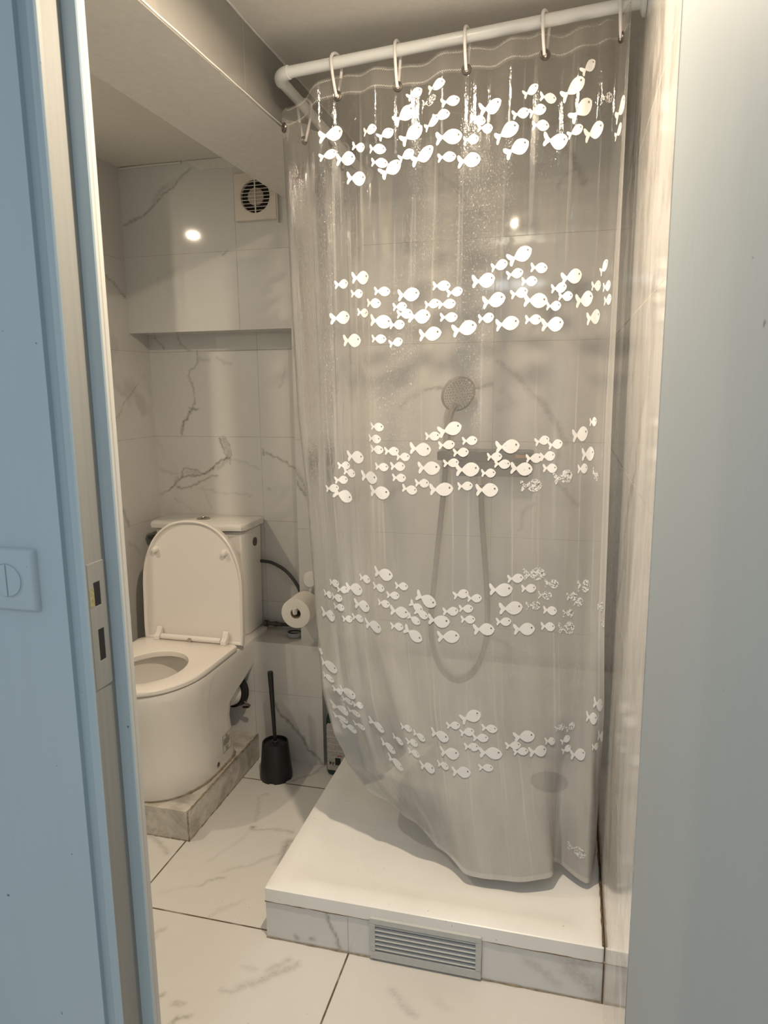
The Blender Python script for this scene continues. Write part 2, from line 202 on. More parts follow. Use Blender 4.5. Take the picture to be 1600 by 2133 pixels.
def rects(name, faces, mat, parent=None, kind='structure', veins=None, step=.0055):
    """faces: (origin, du, dv, fine). Fine faces are dense grids that carry the vein attribute."""
    import numpy as np
    V = []; F = []; A = []
    rng = np.random.RandomState(3)
    for (o, du, dv, fine) in faces:
        o, du, dv = np.array(o, float), np.array(du, float), np.array(dv, float)
        lu, lv = np.linalg.norm(du), np.linalg.norm(dv)
        nu, nv = (max(1, int(lu/step)), max(1, int(lv/step))) if fine else (1, 1)
        a, b = np.meshgrid(np.linspace(0, 1, nu+1), np.linspace(0, 1, nv+1))
        P = o + a.reshape(-1, 1)*du + b.reshape(-1, 1)*dv
        base = sum(len(q) for q in V); V.append(P)
        i, j = np.meshgrid(np.arange(nu), np.arange(nv)); k = (j*(nu+1)+i).reshape(-1)+base
        F.append(np.stack([k, k+1, k+nu+2, k+nu+1], 1))
        att = np.zeros(len(P))
        if fine and veins:
            keep = [q for q in range(3) if abs(du[q])+abs(dv[q]) > 1e-9]
            q = P[:, keep]
            # wobble so that straight strokes read as stone
            wob = np.stack([np.sin(q[:, 0]*170+q[:, 1]*90)*.0022+np.sin(q[:, 1]*310+1)*.0012+np.sin(q[:, 0]*60+q[:, 1]*47)*.003,
                            np.sin(q[:, 1]*150-q[:, 0]*110+2)*.0022+np.sin(q[:, 0]*290)*.0012+np.sin(q[:, 1]*55-q[:, 0]*38)*.003], 1)
            q = q+wob
            for pts, wpx, st in veins:
                wid = wpx*.0009+.0009
                pts = np.array(pts)
                lo, hi = pts.min(0)-wid*3, pts.max(0)+wid*3
                m = np.where((q[:, 0] > lo[0]) & (q[:, 0] < hi[0]) & (q[:, 1] > lo[1]) & (q[:, 1] < hi[1]))[0]
                if not len(m): continue
                qq = q[m]; dmin = np.full(len(m), 9.)
                for s, e in zip(pts, pts[1:]):
                    d = e-s; L = max(d@d, 1e-12); t = np.clip(((qq-s)@d)/L, 0, 1)
                    dmin = np.minimum(dmin, np.linalg.norm(qq-(s+t[:, None]*d), axis=1))
                att[m] = np.maximum(att[m], st*np.exp(-(dmin/wid)**2))
        A.append(att)
    V = np.concatenate(V); F = np.concatenate(F); A = np.concatenate(A)
    me = D.meshes.new(name)
    me.vertices.add(len(V)); me.vertices.foreach_set('co', V.reshape(-1))
    me.loops.add(F.size); me.loops.foreach_set('vertex_index', F.reshape(-1).astype('i'))
    me.polygons.add(len(F)); me.polygons.foreach_set('loop_start', np.arange(len(F), dtype='i')*4)
    me.polygons.foreach_set('loop_total', np.full(len(F), 4, dtype='i'))
    me.update(calc_edges=True)
    at = me.attributes.new('vein', 'FLOAT', 'POINT'); at.data.foreach_set('value', A.astype('f'))
    o = link(name, me, parent, [mat])
    if kind: o['kind'] = kind
    return o
def slab(x0, x1, y0, y1, z0, z1, fine='', skip=''):
    dx, dy, dz = x1-x0, y1-y0, z1-z0
    A = {'-y': ((x0, y0, z0), (dx, 0, 0), (0, 0, dz)), '+y': ((x1, y1, z0), (-dx, 0, 0), (0, 0, dz)),
         '-x': ((x0, y1, z0), (0, -dy, 0), (0, 0, dz)), '+x': ((x1, y0, z0), (0, dy, 0), (0, 0, dz)),
         '-z': ((x0, y1, z0), (dx, 0, 0), (0, -dy, 0)), '+z': ((x0, y0, z1), (dx, 0, 0), (0, dy, 0))}
    return [v+(k in fine.split(),) for k, v in A.items() if k not in skip.split()]

# ------------------------------------------------------------ materials
M = {}
M['niche'] = marble('tile_niche', jx=(-1.174, 3), jz=(.9275, .3333), amount=.25, seed=1.2)
M['main'] = marble('tile_main', jx=(-.257, 3), jz=(.9275, .3333), amount=.25, seed=4.1)
M['duct'] = marble('tile_duct', jx=(-1.181, 3), jz=(.9365, .3333), amount=.25, seed=2.3)
M['left'] = marble('tile_left', jz=(.9275, .3333), amount=.35, seed=6.4)
M['right'] = marble('tile_right', jz=(.928, .3326), amount=1.0, streaky=.75, seed=3.7, rough=.10, base=(.74, .71, .675))
M['ledge'] = marble('tile_ledge', jx=(-1.163, 3), jz=(.28, 3), amount=.1, seed=8.8)
M['riser'] = marble('tile_riser', jx=(-.513, 3), amount=.3, seed=5.2, base=(.70, .69, .675))
def plinth_mat():
    t = NT('tile_plinth'); P = t.obj()
    a = t.noise(P, 7, 6, .68, 1.2); b = t.noise(P, 26, 5, .7, .8); d = t.noise(P, 90, 4, .7)
    cl = t.mix(t.ramp(a, .40, .66), c4(.62, .585, .53), c4(.36, .33, .285))
    cl = t.mix(t.math('MULTIPLY', t.ramp(b, .50, .72), .6), cl, c4(.25, .215, .17))
    cl = t.mix(t.math('MULTIPLY', t.ramp(d, .62, .72), .5), cl, c4(.15, .11, .07))
    t.princ(cl, .4); return t.m
M['plinth'] = plinth_mat()
M['floor'] = marble('tile_floor', jx=(-.512, .654), jy=(1.564, .690), amount=.4, seed=9.5, rough=.3, grout=(.10, .065, .035), gw=.0048, gs=1.0, dirt=.8, base=(.68, .655, .625))
M['beam'] = simple('painted_plaster', (.72, .69, .64), .75, noise=.06, bump=.25, scale=60)
M['ceil'] = simple('ceiling_plaster', (.74, .70, .64), .8, noise=.05, bump=.3, scale=70)
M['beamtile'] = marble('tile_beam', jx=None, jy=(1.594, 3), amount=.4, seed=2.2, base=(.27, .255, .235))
M['ceramic'] = simple('glazed_ceramic', (.80, .765, .715), .07, Coat_Weight=.5)
M['seatplastic'] = simple('seat_plastic', (.80, .745, .69), .22)
M['bowl'] = simple('bowl_glaze', (.66, .63, .58), .06)
M['chrome'] = simple('brushed_chrome', (.50, .46, .41), .28, Metallic=1.)
M['darkmetal'] = simple('dark_steel', (.16, .14, .12), .35, Metallic=.8)
M['pvc_white'] = simple('white_pvc', (.80, .78, .74), .30)
M['grey_rubber'] = simple('grey_braided_rubber', (.055, .058, .058), .5)
M['black'] = simple('black_plastic', (.010, .010, .011), .38)
M['black2'] = simple('black_inside', (.018, .017, .017), .6)
M['rod'] = simple('white_coated_rod', (.86, .85, .82), .28)
M['ring'] = simple('ring_plastic', (.86, .80, .77), .35)
M['paper'] = simple('tissue_paper', (.86, .81, .74), .95, bump=.25, scale=60)
def tray_mat():
    t = NT('tray_acrylic'); P = t.obj()
    cl = t.mix(t.ramp(t.noise(P, 4, 5, .6), .35, .75), c4(.86, .845, .82), c4(.78, .76, .72))
    sp = t.math('MULTIPLY', t.ramp(t.noise(P, 130, 2, .5), .74, .76), t.ramp(t.noise(P, 9, 2), .52, .58))
    t.princ(t.mix(t.math('MULTIPLY', sp, .8), cl, c4(.12, .09, .06)), .33); return t.m
M['tray'] = tray_mat()
M['grout_brown'] = simple('brown_sealant', (.16, .095, .045), .8, noise=.5, scale=60)
M['caulk'] = simple('dirty_sealant', (.34, .27, .19), .8, noise=.6, scale=50)
M['alu'] = simple('painted_aluminium', (.52, .52, .50), .45, noise=.08, scale=80)
M['alu_in'] = simple('dusty_mesh', (.30, .31, .31), .6, noise=.3, bump=.5, scale=150)
M['lid_grey'] = simple('grey_plastic_lid', (.42, .43, .44), .4)
M['green'] = simple('dark_green_plastic', (.004, .030, .024), .3)
M['fan'] = simple('fan_plastic', (.66, .60, .53), .45)
M['fan_hub'] = simple('fan_hub_plastic', (.40, .34, .28), .5)
M['dark'] = simple('dark_void', (.012, .009, .010), .9)
M['pipe'] = simple('waste_pipe', (.50, .48, .45), .4)
M['mixer'] = simple('anthracite_glass', (.012, .013, .015), .3)
M['hose'] = simple('chrome_hose', (.10, .095, .09), .4, Metallic=.7, bump=.4, scale=200)
M['head'] = simple('shower_head_face', (.55, .52, .48), .4)
M['nozzle'] = simple('nozzle_rubber', (.06, .055, .05), .6)
M['drain'] = simple('satin_drain', (.07, .075, .07), .5, Metallic=.5)
M['orange'] = simple('orange_mark', (.35, .17, .05), .6)

def paint(name, col, streak=.25):
    t = NT(name); P = t.obj()
    s = t.noise(t.scale(P, (60, 60, 1.2)), 1.0, 5, .6)
    sp = t.noise(P, 55, 3, .5)
    sp2 = t.ramp(sp, .755, .775, 0., .75)
    cl = t.mix(t.math('MULTIPLY', t.ramp(s, .45, .75), streak), c4(*col), c4(col[0]*.62, col[1]*.60, col[2]*.56))
    cl = t.mix(t.math('MULTIPLY', t.ramp(t.noise(P, 3.5, 4), .35, .7), .12), cl, c4(col[0]*.78, col[1]*.8, col[2]*.82))
    cl = t.mix(sp2, cl, c4(.045, .05, .055))
    t.princ(cl, .55, t.bump(t.noise(t.scale(P, (70, 70, 14)), 1.5, 4), .25, .0012)); return t.m
M['wallpaint'] = paint('pale_blue_wall_paint', (.47, .54, .565), .08)
M['framepaint'] = paint('pale_blue_frame_paint', (.44, .515, .54), .30)
M['greypaint'] = paint('grey_rebate_paint', (.25, .25, .235), .35)  # darker, greyer than the frame paint; for rebate faces and strike plate
M['creampaint'] = paint('cream_frame_paint', (.50, .49, .46), .35)
M['doorpaint'] = paint('pale_blue_door_paint', (.34, .37, .375), .04)

# clear pvc curtain
def curtain_mat():
    t = NT('clear_pvc_sheet'); P = t.obj()
    uv = t.n('ShaderNodeUVMap', uv_map='cloth').outputs[0]
    su = t.n('ShaderNodeSeparateXYZ'); t.put(su, 0, uv); U, Vv = su.outputs[0], su.outputs[1]
    # creases and water streaks
    big = t.noise(t.scale(uv, (26, 1.6, 1)), 1, 3, .5, .4)
    mid = t.noise(t.scale(uv, (120, 30, 1)), 1, 3, .6, .5)
    drops = t.noise(t.scale(uv, (420, 170, 1)), 1, 2, .6)
    wet = t.math('MULTIPLY', t.ramp(Vv, .10, .25), t.ramp(Vv, .75, 1.0, 1., .15))
    patch = t.ramp(t.noise(t.scale(uv, (7, .9, 1)), 1, 2), .42, .60)
    h = t.math('ADD', t.math('MULTIPLY', big, 1.0), t.math('MULTIPLY', mid, .22))
    h = t.math('ADD', h, t.math('MULTIPLY', drops, t.math('MULTIPLY', t.math('MULTIPLY', wet, patch), .35)))
    nrm = t.bump(h, .85, .006)
    # milky residue: stronger low down, cloudy, thin streaks
    hz = t.ramp(Vv, .6, 1.7, .038, .36)
    cl = t.noise(t.scale(uv, (5, 1.3, 1)), 1, 5, .6)
    hz = t.math('MULTIPLY', hz, t.ramp(cl, .3, .7, .72, 1.3))
    st = t.ramp(t.noise(t.scale(uv, (70, 1.5, 1)), 1, 3), .58, .72)
    hz = t.math('ADD', hz, t.math('MULTIPLY', st, .10))
    speck = t.math('MULTIPLY', t.ramp(drops, .60, .72), t.math('MULTIPLY', t.math('MULTIPLY', wet, patch), .34))
    hz = t.math('ADD', hz, speck)
    # folded hem with two rows of zigzag stitches
    hem = t.math('LESS_THAN', Vv, .046)
    hz = t.math('ADD', hz, t.math('MULTIPLY', hem, .07))
    zz = t.math('MULTIPLY', t.math('PINGPONG', U, .0022), 1.4)
    for v0 in (.0035, .0385):
        d = t.math('ABSOLUTE', t.math('SUBTRACT', t.math('SUBTRACT', Vv, v0), zz))
        hz = t.math('ADD', hz, t.math('MULTIPLY', t.math('LESS_THAN', d, .0010), .35))
    side = t.math('GREATER_THAN', U, 1.605)
    hz = t.math('ADD', hz, t.math('MULTIPLY', side, .14))
    botline = t.math('GREATER_THAN', Vv, 1.985)
    hz = t.math('ADD', hz, t.math('MULTIPLY', botline, .12))
    lw = t.n('ShaderNodeLayerWeight'); t.put(lw, 'Blend', .35)
    hz = t.math('ADD', hz, t.math('MULTIPLY', lw.outputs['Facing'], .12), clamp=True)
    # residue grains scatter light evenly, so their shading normal leans up out of the sheet
    ge = t.n('ShaderNodeNewGeometry'); va = t.n('ShaderNodeVectorMath', operation='ADD'); t.put(va, 0, ge.outputs['Normal']); va.inputs[1].default_value = (0, 0, 1.0)
    vn = t.n('ShaderNodeVectorMath', operation='NORMALIZE'); t.put(vn, 0, va.outputs[0]); HN = vn.outputs[0]
    dif = t.n('ShaderNodeBsdfDiffuse'); t.put(dif, 0, c4(.95, .915, .86)); t.put(dif, 'Normal', HN)
    trl = t.n('ShaderNodeBsdfTranslucent'); t.put(trl, 0, c4(.95, .92, .86)); t.put(trl, 'Normal', HN)
    m1 = t.n('ShaderNodeMixShader'); t.put(m1, 0, .12); t.t.links.new(dif.outputs[0], m1.inputs[1]); t.t.links.new(trl.outputs[0], m1.inputs[2])
    tr = t.n('ShaderNodeBsdfTransparent'); t.put(tr, 0, c4(.985, .98, .97))
    m2 = t.n('ShaderNodeMixShader'); t.put(m2, 0, hz); t.t.links.new(tr.outputs[0], m2.inputs[1]); t.t.links.new(m1.outputs[0], m2.inputs[2])
    gl = t.n('ShaderNodeBsdfGlossy'); t.put(gl, 0, c4(1, 1, 1)); t.put(gl, 'Roughness', .09); t.put(gl, 'Normal', nrm)
    fr = t.n('ShaderNodeFresnel'); t.put(fr, 0, 1.45); t.put(fr, 'Normal', nrm)
    ff = t.math('MULTIPLY', fr.outputs[0], 1.1, clamp=True)
    m3 = t.n('ShaderNodeMixShader'); t.put(m3, 0, ff); t.t.links.new(m2.outputs[0], m3.inputs[1]); t.t.links.new(gl.outputs[0], m3.inputs[2])
    t.t.links.new(m3.outputs[0], t.out.inputs[0]); return t.m
def fish_mat(name, worn, a0=1.):
    t = NT(name); P = t.obj()
    dif = t.n('ShaderNodeBsdfDiffuse'); t.put(dif, 0, c4(.90, .88, .86))
    trl = t.n('ShaderNodeBsdfTranslucent'); t.put(trl, 0, c4(.88, .86, .83))
    m1 = t.n('ShaderNodeMixShader'); t.put(m1, 0, .08); t.t.links.new(dif.outputs[0], m1.inputs[1]); t.t.links.new(trl.outputs[0], m1.inputs[2])
    tr = t.n('ShaderNodeBsdfTransparent')
    if worn: a = t.math('MULTIPLY', t.ramp(t.noise(P, 240, 3, .6), .44, .54), .85)
    else: a = t.ramp(t.noise(P, 120, 3, .6), .26, .30, .0, .93)
    m2 = t.n('ShaderNodeMixShader'); t.put(m2, 0, a); t.t.links.new(tr.outputs[0], m2.inputs[1]); t.t.links.new(m1.outputs[0], m2.inputs[2])
    t.t.links.new(m2.outputs[0], t.out.inputs[0]); return t.m
M['pvc'] = curtain_mat(); M['fish'] = fish_mat('white_fish_print', False); M['fish_worn'] = fish_mat('worn_fish_print', True)
M['eye'] = simple('fish_eye', (.16, .14, .12), .6)

# ------------------------------------------------------------ room shell
LX, RX, BY, NY, CZ = -1.64, .12, 2.454, 2.581, 2.252
rects('floor', slab(-2.5, .30, -1.6, 2.75, -.06, 0, fine='+z'), M['floor'], veins=VEINS['floor'], step=.008)
rects('wall_niche', slab(LX, -.98, NY, NY+.12, 0, 1.70, fine='-y'), M['niche'], veins=VEINS['niche'], step=.0042)
rects('wall_back', slab(-.98, RX, BY, NY+.12, 0, CZ, fine='-y'), M['main'], veins=[v for v in VEINS['main'] if max(q[0] for q in v[0]) > -.99], step=.006)
rects('trim_1', slab(LX, -.98, BY, NY+.12, 1.66, CZ, fine='-y', skip='+x'), M['duct'], veins=VEINS['main'], step=.005)
rects('wall_left', slab(-2.5, LX, 2.02, NY+.12, 0, CZ, fine='+x')+slab(-2.5, -2.4, 1.0, 2.02, 0, CZ), M['left'], veins=VEINS['left'], step=.006)
rects('wall_right', slab(RX, RX+.12, 1.075, NY+.12, 0, CZ), M['right'])
rects('trim_2', slab(LX, -.883, 2.406, NY, 0, .485, fine='-y'), M['ledge'], veins=VEINS['ledge'], step=.005)
rects('trim_3', slab(-.74, RX, 2.402, BY, 0, .485), M['ledge'])
rects('ceiling', slab(-2.5, RX+.12, .93, NY+.12, CZ, CZ+.1), M['ceil'])
o = rects('trim_4', slab(-.98, -.728, 1.05, BY, 2.093, CZ, skip='+x'), M['beam'])
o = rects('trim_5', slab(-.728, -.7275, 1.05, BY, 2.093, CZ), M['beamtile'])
# plaster run along the beam's lower right edge
bm = bmesh.new(); tube(bm, [(-.727, 1.06+i*.06, 2.099+random.uniform(-.001, .001)) for i in range(24)], .0018, 6)
props(fin('trim_6', bm, M['beam'], smooth=True), kind='structure')
bm = bmesh.new(); tube(bm, [(-.726, 1.06+i*.06, 2.250+random.uniform(-.001, .001)) for i in range(24)], .0025, 6)
props(fin('trim_7', bm, M['beam'], smooth=True), kind='structure')
# front wall either side of the doorway, and above it
bm = bmesh.new()
box(bm, -2.5, -.775, .935, 1.05, 0, CZ+.1)
box(bm, RX+.002, .75, .945, 1.06, 0, CZ+.1)
box(bm, -.775, RX+.002, .94, 1.05, 2.16, CZ+.1)
props(fin('wall_front', bm, M['wallpaint']), kind='structure')
# cracked cornice bit over the toilet
bm = bmesh.new()
tube(bm, [(LX+.01, BY-.004, 2.246), (-1.5, BY-.004, 2.248), (-1.38, BY-.003, 2.247)], .004, 6)
v = [bm.verts.new(q) for q in ((-1.36, BY-.003, 2.25), (-1.30, BY-.003, 2.212), (-1.26, BY-.003, 2.218), (-1.18, BY-.003, 2.214), (-1.14, BY-.003, 2.225), (-1.10, BY-.003, 2.25))]
f = bm.faces.new(v); e = bmesh.ops.extrude_face_region(bm, geom=[f]); bmesh.ops.translate(bm, verts=[q for q in e['geom'] if isinstance(q, bmesh.types.BMVert)], vec=(0, .003, 0))
props(fin('trim_8', bm, M['beam']), kind='structure')

# plinth under the toilet
rects('trim_9', slab(-1.575, -1.154, 1.859, 2.406, 0, .105), M['plinth'])
bm = bmesh.new()
for a, b in (((-1.154, 1.859, .0), (-1.154, 1.859, .105)), ((-1.154, 1.859, .002), (-1.154, 2.40, .002)), ((-1.5, 1.859, .002), (-1.154, 1.859, .002)), ((-1.154, 1.859, .105), (-1.154, 2.40, .105))):
    a, b = Vector(a), Vector(b); n = 40
    tube(bm, [a.lerp(b, i/n)+Vector([random.uniform(-.0008, .0008) for _ in range(3)]) for i in range(n+1)], [random.uniform(.0008, .0030) if a.z+b.z < .2 else random.uniform(.0015, .004) for _ in range(n+1)], 6)
props(fin('trim_10', bm, M['caulk']), kind='structure')

# ------------------------------------------------------------ tiled riser, shower tray, vent grille
rects('trim_11', slab(-.741, RX, 1.543, 2.402, 0, .110, fine='-y'), M['riser'], veins=VEINS['riser'], step=.005)
tray = empty('shower_tray', (-.31, 1.97, .11), 'low white square shower tray on the tiled step under the fish curtain', 'shower tray')
def at(parent, o):
    o.parent = parent; o.matrix_parent_inverse = Matrix.Translation(-parent.location); return o
def sub(parent, o):
    o.parent = parent; return o
bm = bmesh.new()
n = 44; X0, X1, Y0, Y1 = -.742, .1185, 1.540, 2.400
def rr(x0, x1, y0, y1, rad, z, k=8):
    out = []
    for cx_, cy_, a0 in ((x1-rad, y1-rad, 0), (x0+rad, y1-rad, 90), (x0+rad, y0+rad, 180), (x1-rad, y0+rad, 270)):
        for i in range(k+1):
            a = math.radians(a0+90*i/k); out.append(Vector((cx_+rad*math.cos(a), cy_+rad*math.sin(a), z)))
    return out
R = []
R.append(rr(X0, X1, Y0, Y1, .006, .110)); R.append(rr(X0, X1, Y0, Y1, .006, .1475)); R.append(rr(X0+.003, X1-.003, Y0+.003, Y1-.003, .006, .1500))
R.append(rr(X0+.052, X1-.03, Y0+.055, Y1-.04, .05, .1500)); R.append(rr(X0+.062, X1-.038, Y0+.066, Y1-.048, .05, .1470))
R.append(rr(X0+.085, X1-.055, Y0+.095, Y1-.065, .06, .1425)); R.append(rr(X0+.10, X1-.07, Y0+.11, Y1-.08, .06, .1400))
R.append(rr(X0+.30, X1-.12, Y0+.4, Y1-.11, .04, .1330))
loft(bm, R)
at(tray, fin('basin', bm, M['tray'], smooth=True))
bm = bmesh.new()
lathe(bm, (-.028, 2.262, .1335), (0, 0, 1), [(.062, 0), (.062, .004), (.058, .007), (.035, .009), (.0, .010)], 48)
at(tray, fin('drain_cover', bm, M['drain'], smooth=True))
bm = bmesh.new()
for i in range(1): 
    pts = [(.1165, 1.545+j*.02, .1515) for j in range(43)]
    tube(bm, pts, [random.uniform(.0012, .0035) for _ in pts], 6)
tube(bm, [(X0+.02*j, 1.5405, .1095+random.uniform(-.0006, .0006)) for j in range(44)], [random.uniform(.0006, .0018) for _ in range(44)], 5)
tube(bm, [(RX-.0015, 1.5405, .0+.01*j) for j in range(12)], .0015, 5)
props(fin('trim_12', bm, M['grout_brown']), kind='structure')
# floor edge seam along step
bm = bmesh.new()
pts = [(X0+.02*j, 1.541, .001) for j in range(44)]
tube(bm, pts, [random.uniform(.0008, .0030) for _ in pts], 5)
props(fin('trim_13', bm, M['caulk']), kind='structure')

g = empty('vent_grille', (-.31, 1.54, .065), 'grey louvred ventilation grille set in the tiled front of the shower step', 'grille')
bm = bmesh.new()
gx0, gx1, gz0, gz1, gy = -.452, -.168, .006, .122, 1.533
for a in ((gx0, gx1, gz1-.016, gz1), (gx0, gx1, gz0, gz0+.022), (gx0, gx0+.014, gz0+.022, gz1-.016), (gx1-.014, gx1, gz0+.022, gz1-.016)):
    box(bm, a[0], a[1], gy, 1.5428, a[2], a[3])
bmesh.ops.remove_doubles(bm, verts=bm.verts, dist=1e-5)
at(g, fin('frame', bm, M['alu'], bevel=.0015))
for i in range(6):
    bm = bmesh.new(); z = gz0+.027+i*.0133
    vs = box(bm, gx0+.013, gx1-.013, gy+.0015, 1.5400, z, z+.0022)
    for q in bm.verts:
        if q.co.y > 1.537: q.co.z += .004
    at(g, fin('louvre', bm, M['alu'], bevel=.0005))
bm = bmesh.new(); box(bm, gx0+.012, gx1-.012, 1.5412, 1.5426, gz0+.02, gz1-.014)
at(g, fin('backing_mesh', bm, M['alu_in']))

# ------------------------------------------------------------ steel door frame on the left, door leaf on the right
def prism(name, pts, z0, z1, mats, idx=None, parent=None, bevel=0):
    bm = bmesh.new(); a = [bm.verts.new((x, y, z0)) for x, y in pts]; b = [bm.verts.new((x, y, z1)) for x, y in pts]; n = len(pts)
    for i in range(n):
        f = bm.faces.new((a[i], a[(i+1) % n], b[(i+1) % n], b[i])); f.material_index = (idx[i] if idx else 0)
    bm.faces.new(list(reversed(a))); bm.faces.new(b)
    return fin(name, bm, mats, parent, bevel=bevel, angle=50)
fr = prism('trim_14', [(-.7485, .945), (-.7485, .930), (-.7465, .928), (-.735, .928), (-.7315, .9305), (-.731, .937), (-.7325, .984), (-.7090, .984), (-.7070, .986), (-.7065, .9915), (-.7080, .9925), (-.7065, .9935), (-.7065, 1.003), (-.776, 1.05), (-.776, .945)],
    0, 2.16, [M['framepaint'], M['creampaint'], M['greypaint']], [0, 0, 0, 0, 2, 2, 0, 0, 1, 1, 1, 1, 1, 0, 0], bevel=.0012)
fr['kind'] = 'structure'
# raised strike plate on the rebate face, with two bolt holes
sp = empty('strike_plate', (-.732, .955, 1.08), 'painted strike plate with two dark bolt holes in the left door frame', 'strike plate')
bm = bmesh.new()
xf, xp = -.7325, -.7303
ya, yb, za, zb = .9335, .9760, .967, 1.178
h1 = (.9461, .9620, 1.106, 1.145); h2 = (.9487, .9632, 1.013, 1.066)
ys = sorted({ya, yb, h1[0], h1[1], h2[0], h2[1]}); zs = sorted({za, zb, h1[2], h1[3], h2[2], h2[3]})
def inhole(y, z): return any(h[0] < y < h[1] and h[2] < z < h[3] for h in (h1, h2))
for i in range(len(ys)-1):
    for j in range(len(zs)-1):
        if not inhole((ys[i]+ys[i+1])/2, (zs[j]+zs[j+1])/2):
            box(bm, xf, xp, ys[i], ys[i+1], zs[j], zs[j+1])
bmesh.ops.remove_doubles(bm, verts=bm.verts, dist=1e-5)
bmesh.ops.dissolve_limit(bm, angle_limit=.02, verts=bm.verts, edges=bm.edges)
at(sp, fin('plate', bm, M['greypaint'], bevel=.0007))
for h in (h1, h2):
    bm = bmesh.new(); box(bm, xf-.0005, xf+.0017, h[0], h[1], h[2], h[3]); at(sp, fin('bolt_hole', bm, M['dark']))
bm = bmesh.new(); box(bm, xf, xp+.0003, .9345, .9459, 1.107, 1.137); o = at(sp, fin('latch_filler', bm, simple('yellowed_filler', (.33, .30, .15), .7, noise=.5, scale=200))); o['label'] = 'yellowed filler block'

sw = empty('light_switch', (-.873, .93, 1.148), 'painted-over square rocker switch on the blue wall left of the door', 'light switch')
bm = bmesh.new()
def sq(h, y, rad): return [Vector((-.873+q.x, y, 1.148+q.y)) for q in rr(-h, h, -h*1.02, h*1.02, rad, 0, 5)]
loft(bm, [sq(.0505, .935, .004), sq(.0505, .929, .004), sq(.0475, .9235, .004), sq(.045, .9225, .004)])
at(sw, fin('cover_plate', bm, M['wallpaint'], smooth=True))
for s in (-1, 1):
    bm = bmesh.new(); pts = [(0.0007*s, -.0262), (.0007*s, .0262)]+[(s*.0265*math.sin(a), .0265*math.cos(a)) for a in [math.radians(3+174*i/24) for i in range(25)]]
    front = [bm.verts.new((-.873+x, .9195+(.0008 if s > 0 else 0), 1.148+z)) for x, z in pts[1:2]+pts[2:]+pts[0:1]]
    back = [bm.verts.new((v_.co.x, .9235, v_.co.z)) for v_ in front]
    n = len(front)
    bm.faces.new(front); bm.faces.new(list(reversed(back)))
    for i in range(n): bm.faces.new((front[i], front[(i+1) % n], back[(i+1) % n], back[i]))
    at(sw, fin('rocker', bm, M['wallpaint'], bevel=.0008))
bm = bmesh.new(); tube(bm, circ((-.873, .9225, 1.148), .0285, (0, 1, 0), 48), .0011, 8, closed=True)
at(sw, fin('bezel', bm, M['wallpaint'], smooth=True))

# door leaf, hinged on the right, open towards the hall
ang = math.radians(13); hx, hy = .1045, .945
dv_ = Vector((math.sin(ang), -math.cos(ang), 0)); nv_ = Vector((math.cos(ang), math.sin(ang), 0))
bm = bmesh.new(); rings = []
prof = [(0.004, 0), (.74, 0), (.744, .004), (.744, .036), (.74, .040), (.004, .040), (0, .036), (0, .004)]
for z in (.012, 2.12): rings.append([Vector((hx, hy, z))+dv_*a+nv_*b for a, b in prof])
loft(bm, rings); dr = fin('door_1', bm, M['doorpaint'], bevel=.003, seg=3); dr['kind'] = 'structure'
for zc in (.25, 1.95):
    bm = bmesh.new(); cyl(bm, (hx+.043, hy+.012, zc-.05), (hx+.043, hy+.012, zc+.05), .008); h = fin('hinge', bm, M['doorpaint'], smooth=True); h.parent = dr

# ------------------------------------------------------------ toilet
TX = -1.355
toil = empty('toilet', (TX, 2.1, .105), 'white close-coupled toilet with raised lid on a low tiled plinth', 'toilet')
def dplan(w, yf, yb, z, rb=.05, n=40, cx_=TX, nose=.24):
    """D-shaped plan: half-ellipse nose towards -y, straight sides, rounded back corners."""
    out = []; L = min(nose, (yb-yf)*.8)
    for i in range(n+1):
        a = math.pi*i/n; c_, s_ = math.cos(a), math.sin(a)
        out.append(Vector((cx_-w*(abs(c_)**.86)*(1 if c_ > 0 else -1), yf+L-L*(s_**.92 if s_ > 0 else 0), z)))
    for k in range(1, 12): out.append(Vector((cx_+w, yf+L+(yb-rb-yf-L)*k/12, z)))
    for i in range(7):
        a = math.pi/2*i/6; out.append(Vector((cx_+w-rb+rb*math.cos(a), yb-rb+rb*math.sin(a), z)))
    for k in range(1, 12): out.append(Vector((cx_+(w-rb)*(1-k/6), yb, z)))
    for i in range(7):
        a = math.pi/2*i/6; out.append(Vector((cx_-w+rb-rb*math.sin(a), yb-rb+rb*math.cos(a), z)))
    for k in range(11, 0, -1): out.append(Vector((cx_-w, yf+L+(yb-rb-yf-L)*k/12, z)))
    return out
bm = bmesh.new()
R = [dplan(.184, 1.872, 2.290, .105, .09), dplan(.186, 1.866, 2.290, .115, .09), dplan(.184, 1.862, 2.285, .20, .09), dplan(.182, 1.856, 2.280, .27, .09),
     dplan(.184, 1.848, 2.290, .320, .085), dplan(.186, 1.842, 2.35, .345, .08), dplan(.189, 1.836, 2.43, .372, .08), dplan(.193, 1.828, 2.495, .400, .08), dplan(.197, 1.819, 2.548, .436, .07), dplan(.200, 1.812, 2.568, .468, .055),
     dplan(.201, 1.810, 2.573, .488, .05), dplan(.199, 1.812, 2.573, .497, .05), dplan(.194, 1.817, 2.568, .500, .05)]
def hole(w, yf, yb, z):
    # ellipse whose points follow the outer outline's share of perimeter
    src = R[0]; n_ = len(src); seg_ = [(src[(i+1) % n_]-src[i]).length for i in range(n_)]; tot_ = sum(seg_); acc = 0; out = []
    for i in range(n_):
        f_ = 2*math.pi*acc/tot_-.35; acc += seg_[i]
        out.append(Vector((TX-w*math.cos(f_), (yf+yb)/2-(yb-yf)/2*math.sin(f_), z)))
    return out
